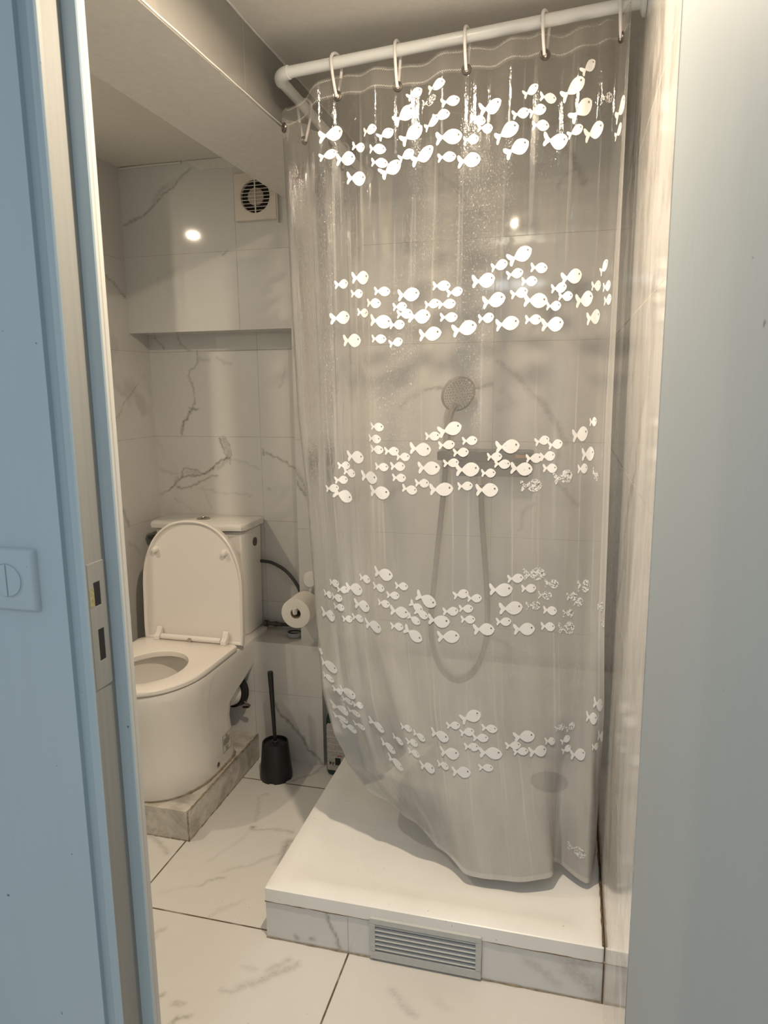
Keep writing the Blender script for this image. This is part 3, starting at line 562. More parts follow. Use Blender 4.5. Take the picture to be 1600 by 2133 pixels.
R += [hole(.135, 1.862, 2.20, .500), hole(.128, 1.868, 2.195, .494), hole(.128, 1.870, 2.192, .470), hole(.132, 1.872, 2.196, .445), hole(.122, 1.888, 2.185, .40), hole(.095, 1.93, 2.16, .34), hole(.062, 1.98, 2.13, .285), hole(.045, 2.01, 2.11, .262), hole(.012, 2.04, 2.08, .255)]
loft(bm, R)
pan = at(toil, fin('bowl', bm, M['ceramic'], smooth=True))
bm = bmesh.new(); lathe(bm, (TX, 2.055, .300), (0, 0, 1), [(.066, 0), (.066, .0008)], 40)
t_ = NT('bowl_water'); t_.princ(c4(.55, .54, .50), .03, None, IOR=1.33); at(toil, fin('water', bm, t_.m, smooth=True))
# seat ring
def seat_ring(z0, z1, w, yf, yb, hw, hyf, hyb, name, mat):
    bm = bmesh.new()
    r_ = lambda d, z: dplan(w-d, yf+d, yb-d*.5, z, .02, nose=.25)
    outer = [r_(.003, z0), r_(0, z0+.004), r_(0, z1-.005), r_(.003, z1-.001), r_(.008, z1)]
    inner = [hole(hw+.006, hyf-.006, hyb+.006, z1), hole(hw+.001, hyf-.001, hyb+.001, z1-.002), hole(hw, hyf, hyb, z1-.007), hole(hw, hyf, hyb, z0)]
    V_ = loft(bm, outer+inner, cap0=False, cap1=False)
    n = len(V_[0])
    for i in range(n): bm.faces.new((V_[-1][i], V_[-1][(i+1) % n], V_[0][(i+1) % n], V_[0][i]))
    return fin(name, bm, mat, smooth=True)
seat = at(toil, seat_ring(.503, .522, .203, 1.803, 2.268, .118, 1.868, 2.155, 'seat', M['seatplastic']))
# lid, standing up against the tank and leaning slightly back
lidz0, lidh = .515, .458
def lplan(d, y):
    out = []
    w_ = .205-d; L = .26
    for i in range(49):
        a = math.pi*i/48; c_, s_ = math.cos(a), math.sin(a)
        out.append((TX+.012-w_*(abs(c_)**.88)*(1 if c_ > 0 else -1), lidz0+lidh-L+(L-d)*(s_**.9 if s_ > 0 else 0)))
    out.append((TX+.012+w_, lidz0+.05)); out.append((TX+.012+w_*.985, lidz0+d)); out.append((TX+.012-w_*.985, lidz0+d)); out.append((TX+.012-w_, lidz0+.05))
    return [Vector((x, y+(z-lidz0)*.055, z)) for x, z in out]
bm = bmesh.new()
loft(bm, [lplan(.004, 2.298), lplan(0, 2.294), lplan(0, 2.276), lplan(.004, 2.272), lplan(.007, 2.273), lplan(.012, 2.281), lplan(.03, 2.283)])
lid = at(toil, fin('lid', bm, M['seatplastic'], smooth=True))
for bx in (-.135, .148):
    bm = bmesh.new(); lathe(bm, (TX+bx, 2.303, .858), (0, -1, 0), [(.0115, 0), (.0115, .012), (.009, .019), (.0, .022)], 20)
    o = fin('bumper', bm, M['seatplastic'], smooth=True); sub(lid, o)
# hinge bar with two lugs
hg = []
bm = bmesh.new(); cyl(bm, (TX-.112, 2.262, .533), (TX+.135, 2.262, .533), .0105, n=20)
hb = at(toil, fin('hinge_bar', bm, M['seatplastic'], smooth=True, bevel=.002))
for s in (-.125, .150):
    bm = bmesh.new()
    pr = [(2.245, .522), (2.247, .537), (2.262, .547), (2.272, .566), (2.280, .566), (2.281, .545), (2.274, .524), (2.262, .520)]
    a = [bm.verts.new((TX+s-.011, y, z)) for y, z in pr]; b = [bm.verts.new((TX+s+.011, y, z)) for y, z in pr]
    bm.faces.new(a); bm.faces.new(list(reversed(b)))
    for i in range(8): bm.faces.new((a[i], a[(i+1) % 8], b[(i+1) % 8], b[i]))
    at(toil, fin('hinge_lug', bm, M['seatplastic'], bevel=.003, seg=3))
bm = bmesh.new(); lathe(bm, (TX+.012, 2.2515, .530), (0, -1, 0), [(.009, 0), (.009, .0015), (0, .002)], 20)
o = fin('release_button', bm, M['chrome'], smooth=True); sub(hb, o)
# tank
TC = -1.372
def tplan(w, yb, yf, z, ch=.045, bul=.022):
    pts = [(w*.93, yb), (w, yb-.01), (w, yf+ch), (w-.012, yf+ch*.55), (w-.05, yf+bul)]
    k = 9; mid = [((w-.05)*(1-2*i/k), yf+bul-bul*(1-(1-2*i/k)**2)) for i in range(1, k)]
    full = pts+mid+[(-x, y) for x, y in reversed(pts)]
    return [Vector((TC+x, y, z)) for x, y in full]
bm = bmesh.new()
loft(bm, [tplan(.182, 2.570, 2.398, .500), tplan(.184, 2.572, 2.396, .507), tplan(.187, 2.574, 2.390, .70), tplan(.190, 2.574, 2.382, .915)])
at(toil, fin('tank', bm, M['ceramic'], smooth=True, bevel=.004))
bm = bmesh.new()
loft(bm, [tplan(.191, 2.574, 2.380, .917), tplan(.201, 2.576, 2.366, .921), tplan(.203, 2.576, 2.363, .936), tplan(.200, 2.576, 2.366, .943), tplan(.190, 2.572, 2.376, .947)])
at(toil, fin('tank_lid', bm, M['ceramic'], smooth=True))
fb = bmesh.new(); lathe(fb, (TC-.010, 2.475, .9465), (0, 0, 1), [(.027, 0), (.027, .003), (.024, .0045), (.019, .0048), (.0185, .0035), (.0, .0035)], 40)
fbo = at(toil, fin('flush_button', fb, M['chrome'], smooth=True))
fb = bmesh.new(); box(fb, TC-.0105, TC-.0095, 2.457, 2.493, .950, .9516); o = fin('button_split', fb, M['dark']); sub(fbo, o)
bm = bmesh.new(); lathe(bm, (-1.1860, 2.505, .858), (1, 0, .01), [(.017, 0), (.017, .0065), (.0, .0075)], 32)
o = at(toil, fin('side_cap', bm, M['darkmetal'], smooth=True)); o['label'] = 'dark metal cap on the tank side'
# printed maker-neutral approval mark on the bowl's flank
pm = simple('grey_print', (.22, .19, .15), .7)
bm = bmesh.new(); xx = TX+.1872
def bar(y0, y1, z0, z1): box(bm, xx, xx+.0006, y0, y1, z0, z1)
py0, py1, pz0, pz1 = 2.140, 2.205, .157, .222
for a in ((py0, py1, pz0, pz0+.0012), (py0, py1, pz1-.0012, pz1), (py0, py0+.0012, pz0, pz1), (py1-.0012, py1, pz0, pz1)): bar(*a)
for i in range(6): bar(py0+.007, py1-.007-.006*(i % 3), .203-i*.0042, .2050-i*.0042)
bar(2.166, 2.170, .209, .216); bar(2.173, 2.1775, .209, .2105); bar(2.173, 2.1775, .2118, .2132); bar(2.173, 2.1775, .2146, .216); bar(2.173, 2.1745, .209, .216)
for i in range(4): bar(2.160+.004*(i % 2), 2.182-.003*(i % 3), .172-i*.0040, .1735-i*.0040)
at(toil, fin('approval_print', bm, pm))
bm = bmesh.new(); lathe(bm, (TX+.186, 2.10, .135), (1, 0, 0), [(.009, 0), (.009, .002), (.006, .003), (.0, .003)], 20); at(toil, fin('fixing_cap', bm, M['chrome'], smooth=True))
# caulk bead round the foot
bm = bmesh.new(); pl = dplan(.187, 1.868, 2.292, .106, .09); tube(bm, pl, [random.uniform(.0010, .0024) if q_.y < 1.95 else random.uniform(.002, .0065) for q_ in pl], 6, closed=False); at(toil, fin('sealant_bead', bm, M['caulk'], smooth=True))
# waste outlet
wp = empty('waste_pipe', (-1.27, 2.32, .29), 'white waste pipe with dark rubber collar behind the toilet bowl', 'pipe')
bm = bmesh.new(); tube(bm, [(-1.272, 2.25, .312), (-1.243, 2.325, .298), (-1.231, 2.360, .292)], .050, 28); at(wp, fin('pipe', bm, M['pvc_white'], smooth=True))
bm = bmesh.new(); lathe(bm, (-1.234, 2.352, .293), (.34, 1, -.18), [(.054, 0), (.060, .003), (.060, .016), (.056, .018), (.060, .021), (.060, .032), (.054, .035)], 32); at(wp, fin('rubber_collar', bm, M['black'], smooth=True))
bm = bmesh.new(); tube(bm, [(-1.185, 2.350, .262), (-1.170, 2.345, .254), (-1.160, 2.350, .246), (-1.170, 2.360, .234), (-1.195, 2.365, .228)], .0045, 8); at(wp, fin('clamp', bm, M['darkmetal'], smooth=True))

# water supply hoses
sh = empty('supply_hose', (-1.1, 2.55, .75), 'dark grey water hose curving from the tank to the niche corner', 'hose')
bm = bmesh.new(); tube(bm, spline([(-1.200, 2.558, .768), (-1.170, 2.556, .767), (-1.13, 2.552, .762), (-1.075, 2.548, .735), (-1.030, 2.545, .685), (-1.008, 2.543, .632), (-1.004, 2.543, .58), (-1.02, 2.545, .535), (-1.06, 2.55, .513), (-1.10, 2.552, .509)], 8), .0068, 14)
at(sh, fin('hose', bm, M['grey_rubber'], smooth=True))
bm = bmesh.new(); lathe(bm, (-1.100, 2.552, .509), (-1, 0, 0), [(.009, 0), (.009, .018), (.0115, .02), (.0115, .034), (.008, .036), (.008, .06), (.014, .062), (.014, .075)], 8); at(sh, fin('brass_coupling', bm, M['darkmetal']))
iv = empty('inlet_valve', (-1.6, 2.5, .86), 'metal inlet valve with short hose left of the toilet tank', 'valve')
bm = bmesh.new(); tube(bm, spline([(-1.635, 2.52, .855), (-1.625, 2.475, .862), (-1.605, 2.462, .862), (-1.588, 2.468, .860)], 6), .0085, 14); at(iv, fin('hose', bm, M['grey_rubber'], smooth=True))
bm = bmesh.new(); lathe(bm, (-1.590, 2.468, .860), (1, 0, 0), [(.010, 0), (.010, .010), (.008, .012), (.008, .03)], 8); at(iv, fin('nut', bm, M['chrome']))
bm = bmesh.new(); tube(bm, [(-1.582, 2.455, .848), (-1.592, 2.450, .82), (-1.600, 2.450, .79)], .006, 8, flat=.5); at(iv, fin('lever', bm, M['chrome'], smooth=True))
bm = bmesh.new(); box(bm, -1.592, -1.565, 2.455, 2.475, .765, .835); at(iv, fin('valve_body', bm, M['black'], bevel=.004))

# ------------------------------------------------------------ toilet paper on a suction hook
hk = empty('paper_holder', (-.93, 2.45, .72), 'white suction-cup toilet paper holder on the tiled pillar', 'paper holder')
bm = bmesh.new(); lathe(bm, (-.930, BY, .732), (0, -1, 0), [(.034, 0), (.034, .005), (.029, .011), (.0225, .024), (.021, .028), (.0, .029)], 36); at(hk, fin('suction_knob', bm, M['pvc_white'], smooth=True))
bm = bmesh.new(); tube(bm, spline([(-.930, 2.447, .715), (-.935, 2.449, .68), (-.945, 2.448, .655), (-.948, 2.440, .648), (-.950, 2.326, .647)], 6), .007, 12); tube(bm, [(-.950, 2.327, .638), (-.950, 2.323, .647), (-.950, 2.321, .659)], .0085, 12)
at(hk, fin('arm', bm, M['pvc_white'], smooth=True))
rl = empty('toilet_roll', (-.950, 2.39, .638), 'white toilet paper roll hanging on the suction holder by the pillar', 'toilet roll')
bm = bmesh.new(); prof = [(.020, 0), (.053, .0), (.0555, .001), (.0555, .104), (.053, .105), (.020, .105), (.020, 0)]
lathe(bm, (-.950, 2.436, .636), (0, -1, 0), prof, 56, cap0=False, cap1=False)
at(rl, fin('paper', bm, M['paper'], smooth=True))
bm = bmesh.new(); lathe(bm, (-.950, 2.4355, .636), (0, -1, 0), [(.0200, 0), (.0200, .104), (.0187, .104), (.0187, 0), (.0200, 0)], 32, cap0=False, cap1=False)
at(rl, fin('cardboard_core', bm, simple('cardboard', (.42, .34, .25), .8), smooth=True))
# loose grey lid on the ledge
ld = empty('plastic_lid', (-1.022, 2.495, .485), 'small round grey plastic lid lying on the tiled ledge below the toilet roll', 'lid')
bm = bmesh.new(); lathe(bm, (-1.022, 2.495, .486), (0, 0, 1), [(.028, 0), (.031, .003), (.033, .014), (.0335, .019), (.031, .020), (.029, .017), (.028, .010), (.0, .009)], 44); at(ld, fin('dish', bm, M['lid_grey'], smooth=True))
bm = bmesh.new(); tube(bm, [(-1.022+.024*math.cos(a), 2.495+.018*math.sin(a), .5+.003) for a in [math.radians(20+14*i) for i in range(22)]], .0022, 8); at(ld, fin('seal_ring', bm, M['black2'], smooth=True))

# ------------------------------------------------------------ toilet brush
tb = empty('toilet_brush', (-1.033, 2.292, 0), 'black toilet brush standing in its round holder on the floor', 'toilet brush')
bm = bmesh.new(); N = 64; rings = []
prof = [(.0600, .010), (.0610, .014), (.0600, .022), (.0490, .140), (.0470, .144), (.0435, .144), (.0420, .139), (.0420, .100)]
c0 = Vector((-1.033, 2.292, 0))
rings = [circ(c0+Vector((0, 0, .0)), .0605, (0, 0, 1), N)]
for q in rings[0]: pass
for i, q in enumerate(rings[0]):
    a = (i/N*6) % 1; q.z = .012 if a < .28 else .0
rings += [circ(c0+Vector((0, 0, h)), r_, (0, 0, 1), N) for r_, h in prof[1:]]
loft(bm, rings, cap0=True, cap1=True); at(tb, fin('holder', bm, M['black'], smooth=True))
bm = bmesh.new(); lathe(bm, c0+Vector((0, 0, .100)), (0, 0, 1), [(.0415, 0), (.0415, .036), (.012, .041), (.009, .048), (.0, .048)], 40); at(tb, fin('brush_cap', bm, M['black'], smooth=True))
bm = bmesh.new(); tube(bm, [c0+Vector(q) for q in ((0, 0, .13), (-.001, 0, .16), (-.004, 0, .26), (-.007, 0, .36), (-.009, 0, .415), (-.009, 0, .4185))], [.0065, .0068, .0080, .0094, .0108, .0095], 20); at(tb, fin('handle', bm, M['black'], smooth=True))
bm = bmesh.new(); tube(bm, circ(c0+Vector((0, 0, .147)), .011, (0, 0, 1), 24), .0018, 8, closed=True); o = at(tb, fin('collar_ring', bm, M['darkmetal'], smooth=True))

# ------------------------------------------------------------ green bottle between ledge and tray
bt = empty('cleaner_bottle', (-.808, 2.375, 0), 'dark green bottle with a printed grey label between ledge and shower tray', 'bottle')
bm = bmesh.new()
def bp(w, d, z): return [Vector((-.808+q.x, 2.375+q.y, z)) for q in rr(-w, w, -d, d, min(w, d)*.6, 0, 6)]
loft(bm, [bp(.037, .022, .001), bp(.044, .028, .006), bp(.047, .030, .018), bp(.047, .030, .20), bp(.045, .029, .225), bp(.038, .026, .245), bp(.026, .021, .262), bp(.015, .0145, .272), bp(.0145, .0142, .290)])
at(bt, fin('body', bm, M['green'], smooth=True))
bm = bmesh.new(); cyl(bm, (-.808, 2.375, .288), (-.808, 2.375, .315), .018, n=24); at(bt, fin('cap', bm, M['green'], smooth=True, bevel=.002))
t_ = NT('printed_label'); P = t_.obj()
sx = t_.n('ShaderNodeSeparateXYZ'); t_.put(sx, 0, P)
ln = t_.math('PINGPONG', sx.outputs[2], .0016)
txt = t_.math('MULTIPLY', t_.math('GREATER_THAN', ln, .0007), t_.ramp(t_.noise(t_.scale(P, (900, 1, 260)), 1, 2), .42, .5))
par = t_.math('GREATER_THAN', t_.math('PINGPONG', t_.math('ADD', sx.outputs[2], .004), .0135), .0016)
colr = t_.mix(t_.math('MULTIPLY', t_.math('MULTIPLY', txt, par), .8), c4(.52, .49, .45), c4(.07, .07, .07))
t_.princ(colr, .5)
bm = bmesh.new(); rings = []
for z, dd in ((.024, .004), (.027, .001), (.205, .001), (.212, .006)):
    rings.append([Vector((-.808+x, 2.3444-.0, z)) for x in (-.040+dd, .040-dd)]+[Vector((-.808+x, 2.3456, z)) for x in (.040-dd, -.040+dd)])
loft(bm, rings); lb = at(bt, fin('label', bm, t_.m)); lb['label'] = 'grey printed back label'
bm = bmesh.new()
for a in ((-.838, -.834, .047, .058), (-.834, -.830, .050, .053), (-.834, -.829, .055, .058), (-.827, -.821, .047, .050), (-.826, -.824, .050, .058), (-.823, -.819, .053, .056), (-.815, -.794, .047, .076)):
    box(bm, a[0], a[1], 2.3436, 2.3442, a[2], a[3])
o = fin('printed_symbols', bm, M['black']); sub(lb, o)
bm = bmesh.new(); box(bm, -.806, -.799, 2.3436, 2.3442, .082, .086); box(bm, -.796, -.790, 2.3436, 2.3442, .083, .087)
o = fin('red_print', bm, simple('red_ink', (.30, .03, .02), .5)); sub(lb, o)

# ------------------------------------------------------------ extractor fan
fn = empty('extractor_fan', (-1.092, BY-.01, 2.112), 'square beige extractor fan with round slatted opening high above the toilet', 'fan')
fx, fz, F0 = -1.094, 2.110, BY-.016
bm = bmesh.new(); N = 48
sqp = []; 
for i in range(N):
    a = 2*math.pi*i/N; c_, s_ = math.cos(a), math.sin(a); k = 1/max(abs(c_), abs(s_)); sqp.append((c_*k, s_*k))
def sqr(h, y): return [Vector((fx+x*h, y, fz+z*h)) for x, z in sqp]
def cir(h, y): return [Vector((fx+h*math.cos(2*math.pi*i/N), y, fz+h*math.sin(2*math.pi*i/N))) for i in range(N)]
loft(bm, [sqr(.079, BY), sqr(.079, F0+.002), sqr(.0775, F0), cir(.0565, F0), cir(.0545, F0+.0015), cir(.053, F0+.012)], cap0=False, cap1=False)
at(fn, fin('cover_plate', bm, M['fan'], bevel=0))
bm = bmesh.new(); lathe(bm, (fx, BY-.0045, fz), (0, 1, 0), [(.056, 0), (.056, .003)], 40); at(fn, fin('duct_opening', bm, M['dark']))
bm = bmesh.new(); lathe(bm, (fx, BY-.004, fz), (0, -1, 0), [(.030, 0), (.030, .006), (.026, .008), (0, .0085)], 40); at(fn, fin('motor_hub', bm, M['fan_hub'], smooth=True))
for i in range(9):
    z = fz+(i-4)*.0118; hw = math.sqrt(max(0, .0555**2-(z-fz)**2))+.004+.008
    bm = bmesh.new(); box(bm, fx-hw, fx+hw, F0-.0022, F0+.0004, z-.0009, z+.0009); at(fn, fin('slat', bm, M['fan']))
bm = bmesh.new(); box(bm, fx-.0022, fx+.0022, F0+.0005, F0+.003, fz-.056, fz+.056); at(fn, fin('centre_bar', bm, M['fan']))
bm = bmesh.new(); box(bm, -1.0145, -1.0115, BY-.014, BY-.001, 2.02, 2.125); at(fn, fin('side_clip', bm, M['fan']))

# ------------------------------------------------------------ shower mixer, hose and hand shower
mx = empty('shower_mixer', (-.27, 2.41, 1.19), 'dark thermostatic shower mixer with flat shelf on the back wall', 'shower mixer')
bm = bmesh.new(); box(bm, -.428, -.118, 2.335, BY-.001, 1.206, 1.236); at(mx, fin('shelf', bm, M['mixer'], bevel=.005, seg=3))
bm = bmesh.new(); box(bm, -.362, -.128, 2.355, BY-.001, 1.152, 1.205); at(mx, fin('valve_body', bm, M['mixer'], bevel=.005, seg=3))
for x in (-.362, -.128):
    bm = bmesh.new(); s = -1 if x < -.2 else 1; cyl(bm, (x, 2.40, 1.178), (x+s*.006, 2.40, 1.178), .021, n=28); at(mx, fin('control_knob', bm, M['darkmetal'], smooth=True))
bm = bmesh.new(); box(bm, -.170, -.128, 2.3342, 2.3352, 1.218, 1.228); o = at(mx, fin('temperature_mark', bm, M['orange'])); o['label'] = 'orange mark on the shelf edge'
bm = bmesh.new(); cyl(bm, (-.413, 2.40, 1.20), (-.404, 2.40, 1.285), .013, n=20); at(mx, fin('holder', bm, M['darkmetal'], smooth=True))
hs = empty('hand_shower', (-.39, 2.37, 1.3), 'grey round hand shower standing upright in its holder above the mixer', 'hand shower')
bm = bmesh.new(); tube(bm, spline([(-.408, 2.395, 1.215), (-.405, 2.392, 1.27), (-.398, 2.385, 1.33), (-.385, 2.375, 1.372), (-.370, 2.366, 1.395)], 6), [.0115+.0035*(i/24) for i in range(25)], 16); at(hs, fin('handle', bm, M['chrome'], smooth=True))
hn = Vector((.42, -.80, -.34)).normalized(); hc = Vector((-.362, 2.362, 1.424))
def oval(c, a_, b_, n=44):
    # long axis tilts up-right
    t1 = (Vector((.50, 0, .86))-hn*Vector((.50, 0, .86)).dot(hn)).normalized(); t2 = hn.cross(t1)
    return [c+t1*math.cos(2*math.pi*i/n)*a_+t2*math.sin(2*math.pi*i/n)*b_ for i in range(n)]
bm = bmesh.new(); loft(bm, [oval(hc-hn*.026, .030, .026), oval(hc-hn*.018, .052, .048), oval(hc-hn*.004, .061, .057), oval(hc+hn*.002, .062, .058), oval(hc+hn*.004, .058, .054)]); at(hs, fin('head', bm, M['chrome'], smooth=True))
bm = bmesh.new(); loft(bm, [oval(hc+hn*.004, .054, .050), oval(hc+hn*.0052, .0535, .0495)])
for rr_, k in ((.012, 6), (.022, 12), (.031, 18), (.040, 24), (.047, 30)):
    for q in oval(hc+hn*.0055, rr_*1.04, rr_*.97, k): cyl(bm, q, q+hn*.0012, .0017, n=6, mi=1)
at(hs, fin('spray_face', bm, [M['head'], M['nozzle']]))
ho = empty('shower_hose', (-.36, 2.40, .8), 'grey flexible shower hose hanging in a long loop below the mixer', 'hose')
bm = bmesh.new(); tube(bm, spline([(-.408, 2.396, 1.213), (-.412, 2.396, 1.13), (-.424, 2.394, 1.00), (-.444, 2.392, .80), (-.457, 2.390, .64), (-.448, 2.390, .52), (-.412, 2.388, .440), (-.355, 2.386, .412), (-.300, 2.388, .455), (-.265, 2.392, .55), (-.258, 2.396, .68), (-.270, 2.40, .85), (-.284, 2.402, 1.02), (-.287, 2.402, 1.15)], 8), .0100, 14)
at(ho, fin('hose', bm, M['hose'], smooth=True))
bm = bmesh.new(); cyl(bm, (-.287, 2.402, 1.152), (-.287, 2.402, 1.118), .0115, n=6); at(ho, fin('hose_nut', bm, M['chrome']))

# ------------------------------------------------------------ L-shaped curtain rod
rod = empty('curtain_rod', (-.30, 1.68, 2.19), 'white L-shaped shower curtain rod running under the ceiling', 'curtain rod')
EL = Vector((-.690, 1.68, 2.165)); ER = Vector((.1195, 1.68, 2.214)); EB = Vector((-.694, BY-.001, 2.150))
dr_ = (ER-EL).normalized(); db_ = (EB-EL).normalized()
bm = bmesh.new(); cyl(bm, EL+dr_*.030, ER, .0128, n=32); at(rod, fin('long_tube', bm, M['rod'], smooth=True))
bm = bmesh.new(); cyl(bm, EL+db_*.034, EB, .0128, n=32); at(rod, fin('short_tube', bm, M['rod'], smooth=True))
bm = bmesh.new(); p0, p1, p2 = EL+dr_*.034, EL+Vector((.004, .004, 0)), EL+db_*.038
tube(bm, [p0*(1-t)**2+p1*2*t*(1-t)+p2*t*t for t in [i/12 for i in range(13)]], .0150, 28); at(rod, fin('elbow', bm, M['rod'], smooth=True))
for c_, d_ in ((ER, Vector((-1, 0, 0))), (EB, Vector((0, -1, 0)))):
    bm = bmesh.new(); lathe(bm, c_, d_, [(.028, 0), (.028, .005), (.022, .009), (.0145, .011), (.0145, .024), (.013, .025)], 32); at(rod, fin('wall_flange', bm, M['rod'], smooth=True))
# ------------------------------------------------------------ curtain
# curtain surface; columns: u, ztop, zbot, path [(z,x,y)...]
COLS=[
(0.00,2.150,0.18,[(2.15,-.700,2.425),(1.2,-.690,2.415),(.60,-.660,2.380),(.18,-.520,2.280)]),
(0.18,2.150,0.18,[(2.15,-.706,2.220),(1.2,-.700,2.230),(.60,-.670,2.220),(.18,-.545,2.150)]),
(0.36,2.140,0.21,[(2.15,-.694,2.000),(1.2,-.690,2.020),(.60,-.665,2.020),(.20,-.550,2.020)]),
(0.52,2.120,0.25,[(2.15,-.704,1.850),(1.2,-.686,1.860),(.60,-.655,1.860),(.25,-.556,1.930)]),
(0.62,2.103,0.28,[(2.15,-.705,1.735),(1.7,-.696,1.738),(1.4,-.688,1.740),(1.15,-.668,1.742),(.90,-.655,1.745),(.64,-.645,1.752),(.50,-.622,1.765),(.40,-.597,1.800),(.28,-.553,1.850)]),
(0.70,2.112,0.255,[(2.15,-.640,1.690),(1.4,-.640,1.700),(.90,-.605,1.705),(.64,-.585,1.720),(.40,-.530,1.765),(.25,-.475,1.835)]),
(0.81,2.148,0.225,[(2.15,-.543,1.668),(1.4,-.548,1.690),(.90,-.530,1.690),(.64,-.500,1.700),(.40,-.450,1.730),(.22,-.385,1.795)]),
(0.98,2.152,0.190,[(2.15,-.400,1.668),(1.4,-.410,1.668),(.90,-.400,1.672),(.64,-.380,1.680),(.40,-.340,1.695),(.19,-.290,1.735)]),
(1.15,2.170,0.172,[(2.15,-.244,1.668),(1.4,-.255,1.672),(.90,-.250,1.676),(.64,-.240,1.676),(.40,-.220,1.678),(.17,-.197,1.682)]),
(1.34,2.180,0.180,[(2.15,-.080,1.668),(1.4,-.085,1.672),(.90,-.080,1.680),(.64,-.065,1.685),(.40,-.040,1.695),(.18,-.014,1.715)]),
(1.45,2.188,0.172,[(2.15, .012,1.680),(1.4, .002,1.690),(.90, .005,1.700),(.64, .012,1.710),(.40, .006,1.750),(.17, .000,1.800)]),
(1.56,2.196,0.170,[(2.15, .074,1.668),(1.4, .058,1.690),(.90, .062,1.700),(.64, .070,1.705),(.40, .078,1.715),(.17, .082,1.730)]),
(1.66,2.200,0.172,[(2.15, .089,1.640),(1.4, .088,1.660),(.90, .094,1.690),(.64, .104,1.720),(.40, .104,1.780),(.17, .107,1.850)]),
]
UMAX=1.66
def _path(p,z):
    if z>=p[0][0]: return p[0][1],p[0][2]
    for i in range(len(p)-1):
        if z>=p[i+1][0]:
            t=(p[i][0]-z)/(p[i][0]-p[i+1][0])
            t=t*t*(3-2*t)*.35+t*.65
            return p[i][1]+(p[i+1][1]-p[i][1])*t, p[i][2]+(p[i+1][2]-p[i][2])*t
    return p[-1][1],p[-1][2]
def _cr(a,b,c,d,ta,tb,tc,td,t):
    # non-uniform catmull via hermite
    m1=(c-a)/(tc-ta) if tc>ta else 0
    m2=(d-b)/(td-tb) if td>tb else 0
    h=tc-tb; s=(t-tb)/h
    return (2*s**3-3*s*s+1)*b+(s**3-2*s*s+s)*h*m1+(-2*s**3+3*s*s)*c+(s**3-s*s)*h*m2
def S(u,v):
    """u metres along, v 0 top .. 1 bottom"""
    u=min(max(u,0),UMAX); v=min(max(v,0),1)
    n=len(COLS); i=0
    while i<n-2 and u>COLS[i+1][0]: i+=1
    ids=[max(i-1,0),i,i+1,min(i+2,n-1)]
    ts=[COLS[k][0] for k in ids]
    if ids[0]==ids[1]: ts[0]-=.1
    if ids[3]==ids[2]: ts[3]+=.1
    zt=_cr(*[COLS[k][1] for k in ids],*ts,u)
    zb=_cr(*[COLS[k][2] for k in ids],*ts,u)
    z=zt+(zb-zt)*v
    P=[_path(COLS[k][3],z) for k in ids]
    x=_cr(*[p[0] for p in P],*ts,u); y=_cr(*[p[1] for p in P],*ts,u)
    # folds
    f=max(0,1-v*1.25)
    w=0.0
    if u>.66:
        ph=(u-.81)/.1733
        w=math.sin(2*math.pi*ph+.6)*.013*(.25+.75*f)+math.sin(2*math.pi*ph*2.1+1.9)*.007*(.15+.85*f*f)
        w*=min(1,(u-.66)/.08)
        w*=min(1,max(.0,(1.66-u)/.04)) 
        y+=w
        if abs(u-1.0)<.5: z+=-.010*abs(math.sin(math.pi*ph))*(1-v)**8
    else:
        w=math.sin(u*2*math.pi/.15)*.010*(.3+.7*f)
        w*=min(1,(.66-u)/.08)
        x+=max(w,-.008)
    # lower wrinkles near the gathered corner
    g=math.exp(-((u-.72)/.13)**2)*max(0,min(1,(v-.5)/.3))*max(0,min(1,(1.02-v)/.1))
    d=math.sin(u*95+v*6)*.0035*g
    x+=d; y-=d
    x=min(x,.114)
    return x,y,z


cur = empty('shower_curtain', (-.30, 1.70, 2.10), 'clear plastic shower curtain printed with rows of white fish', 'shower curtain')
NU, NV = 330, 210
bm = bmesh.new(); lay = bm.loops.layers.uv.new('cloth')
grid = [[None]*(NU+1) for _ in range(NV+1)]; uvs = {}
for j in range(NV+1):
    for i in range(NU+1):
        u, v = UMAX*i/NU, j/NV
        vt = bm.verts.new(S(u, v)); grid[j][i] = vt; uvs[vt] = (u, v*2.0)
for j in range(NV):
    for i in range(NU):
        f = bm.faces.new((grid[j][i], grid[j+1][i], grid[j+1][i+1], grid[j][i+1])); f.smooth = True
        for l in f.loops: l[lay].uv = uvs[l.vert]
BODY = [(.50, .02), (.44, .13), (.34, .215), (.22, .262), (.10, .268), (-.02, .225), (-.12, .15), (-.20, .075), (-.235, .0), (-.20, -.075), (-.12, -.15), (-.02, -.225), (.10, -.262), (.22, -.255), (.34, -.205), (.44, -.115)]
TAIL = [(-.22, .05), (-.30, .10), (-.38, .20), (-.45, .245), (-.50, .215), (-.495, .12), (-.455, .035), (-.41, -.02), (-.45, -.09), (-.47, -.17), (-.44, -.235), (-.38, -.225), (-.30, -.12), (-.22, -.05)]
def dens(p, k=3):
    out = []
    for a, b in zip(p, p[1:]+p[:1]):
        for i in range(k): out.append((a[0]+(b[0]-a[0])*i/k, a[1]+(b[1]-a[1])*i/k))
    return out
BODY = dens(BODY, 2); TAIL = dens(TAIL, 2)
def onsurf(u, v, off):
    e = .003
    P0 = Vector(S(u, v)); a = Vector(S(min(u+e, UMAX), v))-Vector(S(max(u-e, 0), v)); b = Vector(S(u, min(v+e, 1)))-Vector(S(u, max(v-e, 0)))
    n = b.cross(a)
    if n.length < 1e-9: return P0
    n.normalize()
    if u > .66 and n.y > 0: n = -n
    if u <= .66 and n.x > 0: n = -n
    return P0+n*off
